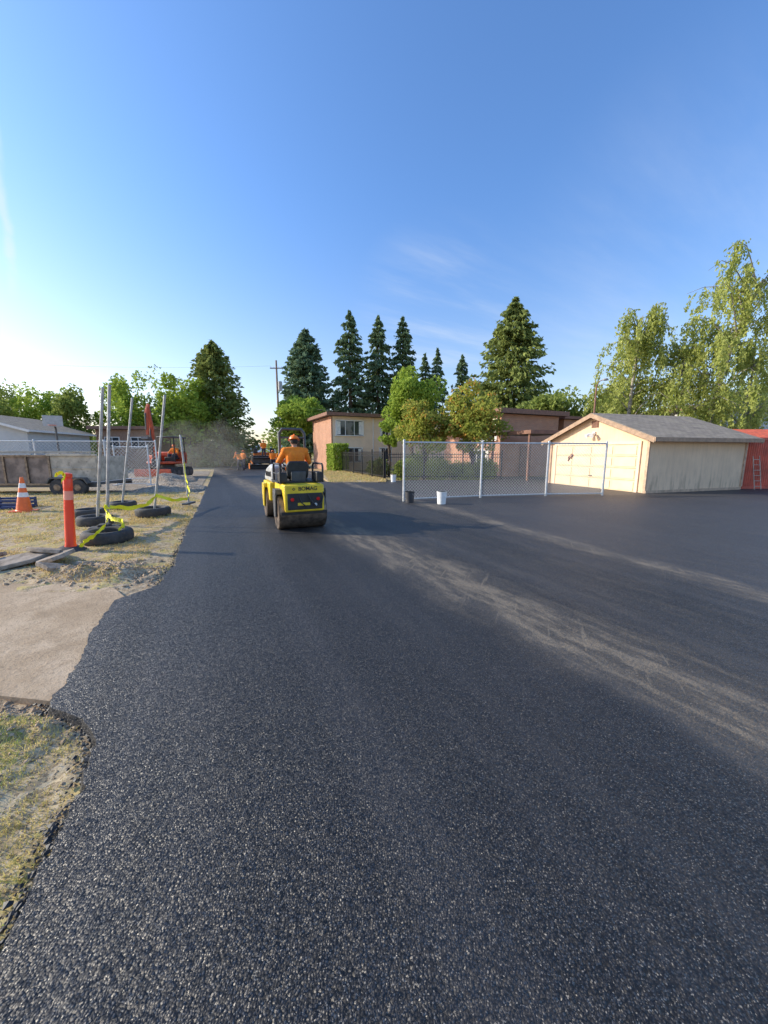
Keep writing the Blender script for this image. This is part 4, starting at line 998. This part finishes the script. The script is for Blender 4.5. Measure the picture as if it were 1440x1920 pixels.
mb=MB(); mb.prism([(-1.15,-1.55,.05),(-1.15,-1.62,.3),(-1.15,-1.55,.52),(-1.15,-1.48,.3)],(2.3,0,0)); mb.box((-.4,-1.2,.3),(.12,.7,.12)); mb.box((.4,-1.2,.3),(.12,.7,.12)); mb.obj('dozer_blade',m_excor,t,bevel=.01)
mb=MB(); mb.prism([(-.95,-.7,.8),(.1,-.9,.8),(.95,-.7,.8),(1.0,.3,.8),(.8,1.0,.8),(-.8,1.0,.8),(-1.0,.3,.8)],(0,0,.16)); mb.prism([(-.95,.25,.96),(1.0,.25,.96),(.8,1.0,.96),(-.8,1.0,.96)],(0,0,.62)); mb.prism([(-.95,-.55,.96),(-.3,-.7,.96),(-.3,.25,.96),(-.95,.25,.96)],(0,0,.4)); mb.obj('upper_body',m_excor,t,bevel=.06)
mb=MB()
for px,py in ((.0,-.62),(.92,-.62),(.0,.55),(.92,.55)): mb.tube([(px,py,.9),(px,py*.95,2.45)],.035,8)
mb.obj('canopy_frame',m_black,t)
mb=MB(); mb.box((.46,-.02,2.5),(1.12,1.45,.09)); mb.obj('canopy_roof',m_dgrey,t,bevel=.04)
mb=MB(); mb.box((.46,.15,1.15),(.5,.45,.14)); mb.box((.46,.38,1.45),(.48,.1,.6)); mb.obj('seat',m_black,t,bevel=.03)
mb=MB(); mb.box((.46,-.45,1.0),(.6,.1,.5)); mb.obj('front_guard',m_black,t,bevel=.03)
bx=-.12
mb=MB(); mb.box((bx,-.95,.9),(.36,.4,.5)); mb.obj('swing_bracket',m_dgrey,t,bevel=.03)
def bar(p,w0,w1,mat,name,th=.08):
    mb=MB(); P=[Vector((0,a,b)) for a,b in p]; top=[];bot=[]
    for i,q in enumerate(P):
        d=(P[min(i+1,len(P)-1)]-P[max(i-1,0)]).normalized(); nr=Vector((0,-d.z,d.y)); w=w0+(w1-w0)*i/(len(P)-1)
        if 0<i<len(P)-1: w=max(w0,w1)*1.1
        top.append(q+nr*w); bot.append(q-nr*w)
    mb.prism([Vector((bx-th,0,0))+q for q in top+bot[::-1]],(2*th,0,0)); mb.obj(name,mat,t,bevel=.015)
bar([(-1.0,1.0),(-1.06,2.1),(-1.08,3.1),(-1.25,4.2)],.10,.07,m_excor,'boom')
bar([(-1.15,4.45),(-1.4,4.0),(-1.48,2.6)],.08,.06,m_excor,'stick',.065)
for pts,rr in (([(bx,-1.18,1.1),(bx,-1.25,2.2),(bx,-1.22,3.0)],[.05,.05,.03]),([(bx,-.95,3.2),(bx,-1.05,4.4)],[.045,.03]),([(bx,-1.55,3.9),(bx,-1.6,2.9)],[.045,.03])):
    mb=MB(); mb.tube(pts,rr,10); mb.obj('hydraulic_cylinder',m_dgrey,t)
mb=MB(); prof=[(-1.8,2.5),(-1.45,2.45),(-1.3,2.2),(-1.3,1.95),(-1.5,1.75),(-1.8,1.8),(-1.55,1.9),(-1.42,2.05),(-1.45,2.2),(-1.6,2.32),(-1.85,2.35)]
mb.prism([(bx-.2,a,b) for a,b in prof],(.4,0,0)); mb.box((bx,-1.87,1.8),(.38,.14,.03))
mb.obj('bucket',m_dgrey,t)
person('excavator operator in orange shirt seated under canopy',EL,EZ,dict(pelvis=(.46,.18,1.35),chest=(.46,.2,1.66),neck=(.46,.18,1.8),head=(.46,.15,1.94),shL=(.65,.18,1.74),shR=(.27,.18,1.74),elL=(.76,.02,1.5),elR=(.16,.02,1.5),wrL=(.66,-.22,1.48),wrR=(.26,-.22,1.48),hipL=(.56,.14,1.34),hipR=(.36,.14,1.34),knL=(.6,-.28,1.36),knR=(.32,-.28,1.36),anL=(.6,-.36,1.0),anR=(.32,-.36,1.0),toeL=(.6,-.5,.98),toeR=(.32,-.5,.98),face=(0,-1,0),palm=(0,-.2,-1)),vox=.014)
# pale dust hanging around the excavator
def dust(c,r,d):
    m=bpy.data.materials.new('airborne_dust'); m.use_nodes=True; nt=m.node_tree; nt.nodes.clear()
    out=nt.nodes.new('ShaderNodeOutputMaterial'); v=nt.nodes.new('ShaderNodeVolumeScatter'); v.inputs['Color'].default_value=(.95,.88,.76,1); v.inputs['Density'].default_value=d; v.inputs['Anisotropy'].default_value=.2
    nt.links.new(v.outputs[0],out.inputs['Volume'])
    mb=MB(); mb.ell((0,0,0),r,32,20); mb.v=[tuple(Vector(p)*(1+.5*noise.noise(Vector(p)*.6+Vector(c))+.2*noise.noise(Vector(p)*1.9+Vector(c)))) for p in mb.v]
    o=mb.obj('dust_cloud',m,ang=180); o.location=c; tag(o,'thin pale dust cloud drifting near the excavator','dust'); o['kind']='stuff'
dust((-13.0,28.2,1.0),(2.6,2.0,1.5),.035)
dust((-15.2,31,2.0),(4.2,2.4,2.2),.024)

# ---------------------------------------------------------------- paver (seen from behind, heading +y)
PL=(-11.3,35.2,0); PZ=R(24.8)
t=thing('asphalt_paver','black and orange asphalt paver laying the road','paver',PL,PZ)
mb=MB(); mb.box((0,-.6,.2),(2.7,.6,.36)); mb.box((0,-.95,.42),(2.6,.3,.06)); mb.obj('screed',m_black,t,bevel=.02)
for sx in (-1,1):
    mb=MB(); mb.box((sx*1.38,-.5,.3),(.06,.9,.5)); mb.obj('end_gate',m_pvor,t,bevel=.01)
    mb=MB(); pts=[(.1,.08),(.0,.3),(.1,.5),(2.6,.5),(2.75,.3),(2.6,.08)]; mb.prism([(sx*.95-.15,a,b) for a,b in pts],(.3,0,0)); mb.obj('track',m_rubber,t)
    mb=MB(); mb.tube([(sx*1.1,-.6,.5),(sx*1.12,.6,.75),(sx*1.1,1.5,.6)],.06,8); mb.obj('tow_arm',m_pvor,t)
    mb=MB(); mb.prism([(sx*.4,2.6,.5),(sx*1.35,2.6,1.15),(sx*1.35,3.9,1.15),(sx*.4,3.9,.5)],(0,0,.06)); mb.obj('hopper_wing',m_dgrey,t)
    mb=MB(); mb.box((sx*.75,.1,1.5),(.4,.35,.1)); mb.box((sx*.75,-.05,1.72),(.4,.08,.4)); mb.obj('seat',m_black,t,bevel=.02)
mb=MB(); mb.box((0,1.4,.85),(1.9,2.4,.75)); mb.obj('engine_body',m_black,t,bevel=.04)
mb=MB(); mb.box((0,.0,1.05),(2.3,.6,.08)); mb.box((0,.15,.75),(2.1,.06,.4)); mb.obj('operator_platform',m_dgrey,t,bevel=.01)
mb=MB(); mb.box((0,.6,1.4),(1.7,.3,.30)); mb.obj('control_console',m_pvor,t,bevel=.02)
mb=MB(); mb.cyl((.3,1.6,1.2),(.3,1.6,2.0),.05); mb.obj('exhaust',m_steel,t)
mb=MB(); mb.tube([(-1.1,-.25,1.1),(-1.1,-.25,1.9),(1.1,-.25,1.9),(1.1,-.25,1.1)],.025,8); mb.obj('guard_rail',m_black,t)
STAND=dict(pelvis=(0,0,.95),chest=(0,.02,1.28),neck=(0,.03,1.45),head=(0,.05,1.60),shL=(-.19,.02,1.39),shR=(.19,.02,1.39),elL=(-.27,.05,1.12),elR=(.27,.05,1.12),wrL=(-.22,.24,.98),wrR=(.22,.24,.98),hipL=(-.1,0,.92),hipR=(.1,0,.92),knL=(-.12,.04,.5),knR=(.13,.02,.5),anL=(-.13,0,.09),anR=(.14,-.04,.09),toeL=(-.15,.15,.045),toeR=(.17,.11,.045))
BEND=dict(STAND); BEND.update(chest=(0,.24,1.22),neck=(0,.36,1.34),head=(0,.47,1.43),shL=(-.19,.30,1.30),shR=(.19,.30,1.30),elL=(-.24,.48,1.08),elR=(.24,.42,1.04),wrL=(-.1,.66,1.02),wrR=(.12,.58,.88),anR=(.14,-.25,.09),toeR=(.15,-.1,.045),knR=(.13,-.02,.5),anL=(-.13,.15,.09),toeL=(-.14,.3,.045),knL=(-.12,.2,.5),face=(0,.8,-.5))
person('worker in orange shirt bending over a rake',(-12.4,32.2,0),R(60),BEND,.015)
o=MB(); o.tube([(0,.35,1.15),(0,1.5,.05)],.018,6); o.box((0,1.5,.05),(.7,.04,.09)); ob=o.obj('asphalt_rake',m_wood); ob.location=(-12.4,32.2,0); ob.rotation_euler=(0,0,R(60)); tag(ob,'long-handled rake held by bending worker','rake')
person('worker in orange shirt standing beside the paver',(-9.2,33.0,0),R(35),STAND,.015)
person('worker in orange shirt standing at paver screed',(-10.1,33.9,0),R(10),STAND,.015)
person('paver operator in orange shirt on the platform',(PL[0],PL[1]+.0,1.09),PZ,STAND,.015,scale=.9)
person('worker in orange shirt walking along the road edge',(-13.2,35.0,0),R(-20),STAND,.015)

# ---------------------------------------------------------------- sky, sun, camera
EL_S=R(25); az=math.atan2(-.995,.10)
w=bpy.data.worlds.new('World'); scene.world=w; w.use_nodes=True
g=G(w.node_tree); bg=w.node_tree.nodes['Background']
sky=g.n('ShaderNodeTexSky',sky_type='NISHITA'); sky.sun_disc=False; sky.sun_elevation=EL_S; sky.sun_rotation=az; sky.air_density=1.0; sky.dust_density=1.1; sky.ozone_density=2.2
tc=g.n('ShaderNodeTexCoord'); D=tc.outputs['Generated']
sp=g.n('ShaderNodeSeparateXYZ'); g.put(sp.inputs[0],D)
zz=g.m('MAXIMUM',sp.outputs[2],.05)
cb=g.n('ShaderNodeCombineXYZ'); g.put(cb.inputs[0],g.m('DIVIDE',sp.outputs[0],zz)); g.put(cb.inputs[1],g.m('DIVIDE',sp.outputs[1],zz))
cv=cb.outputs[0]
wis=g.noise(g.mapv(g.mapv(cv,(1,1,1),(0,0,R(-35))),(.35,1.6,1)),1.1,6,.62)
def lobe(d,p0,p1):
    v=Vector(d).normalized(); vm=g.n('ShaderNodeVectorMath',operation='DOT_PRODUCT'); g.put(vm.inputs[0],D); vm.inputs[1].default_value=v
    return g.ramp(vm.outputs['Value'],(p0,p1))
c1=g.m('MULTIPLY',lobe((.144,1.07,.353),.975,.999),g.ramp(wis,(.38,.75)))
c2=g.m('MULTIPLY',lobe((.85,1.05,.36),.90,.99),g.ramp(wis,(.30,.85)))
cm=g.m('ADD',g.m('MULTIPLY',c1,.36),g.m('MULTIPLY',c2,.20))
A=Vector((-1.04,1.139,.78)); B=Vector((-1.01,1.098,.524)); nrm=A.cross(B).normalized(); mid=((A.normalized()+B.normalized())/2).normalized()
vm=g.n('ShaderNodeVectorMath',operation='DOT_PRODUCT'); g.put(vm.inputs[0],D); vm.inputs[1].default_value=nrm
dd=g.m('ABSOLUTE',g.m('ADD',vm.outputs['Value'],g.m('MULTIPLY',g.m('SUBTRACT',g.noise(D,9,3),.5),.03)))
tr=g.m('MULTIPLY',g.ramp(dd,(.001,.010,1,0)),g.m('MULTIPLY',lobe(mid,.990,.998),g.ramp(g.noise(D,20,3),(.3,.6))))
cm=g.m('ADD',cm,g.m('MULTIPLY',tr,.45),cl=True)
tint=g.mix(g.ramp(sp.outputs[2],(-.02,.55)),(1.72,1.52,1.48),(1.12,1.52,1.98))
skc=g.mix(1.0,sky.outputs[0],tint,'MULTIPLY')
col=g.mix(cm,skc,(6.0,6.4,6.8))
g.put(bg.inputs[0],col); bg.inputs[1].default_value=.15
sl=bpy.data.lights.new('sun','SUN'); sl.energy=5.0; sl.angle=R(.5); sl.color=(1,.91,.76)
so=bpy.data.objects.new('sun',sl); COL.objects.link(so)
S=Vector((math.sin(az)*math.cos(EL_S),math.cos(az)*math.cos(EL_S),math.sin(EL_S)))
so.rotation_euler=(-S).to_track_quat('-Z','Y').to_euler(); so.location=(-30,3,20)
cam=bpy.data.cameras.new('camera'); co=bpy.data.objects.new('camera',cam); COL.objects.link(co)
co.location=(0,0,1.55); co.rotation_euler=(R(90-9.18),0,0)
cam.sensor_fit='VERTICAL'; cam.sensor_height=36; cam.sensor_width=27; cam.lens=13.0; cam.clip_start=.05; cam.clip_end=5000
scene.camera=co
scene.view_settings.view_transform='Standard'; scene.view_settings.look='None'; scene.view_settings.exposure=0
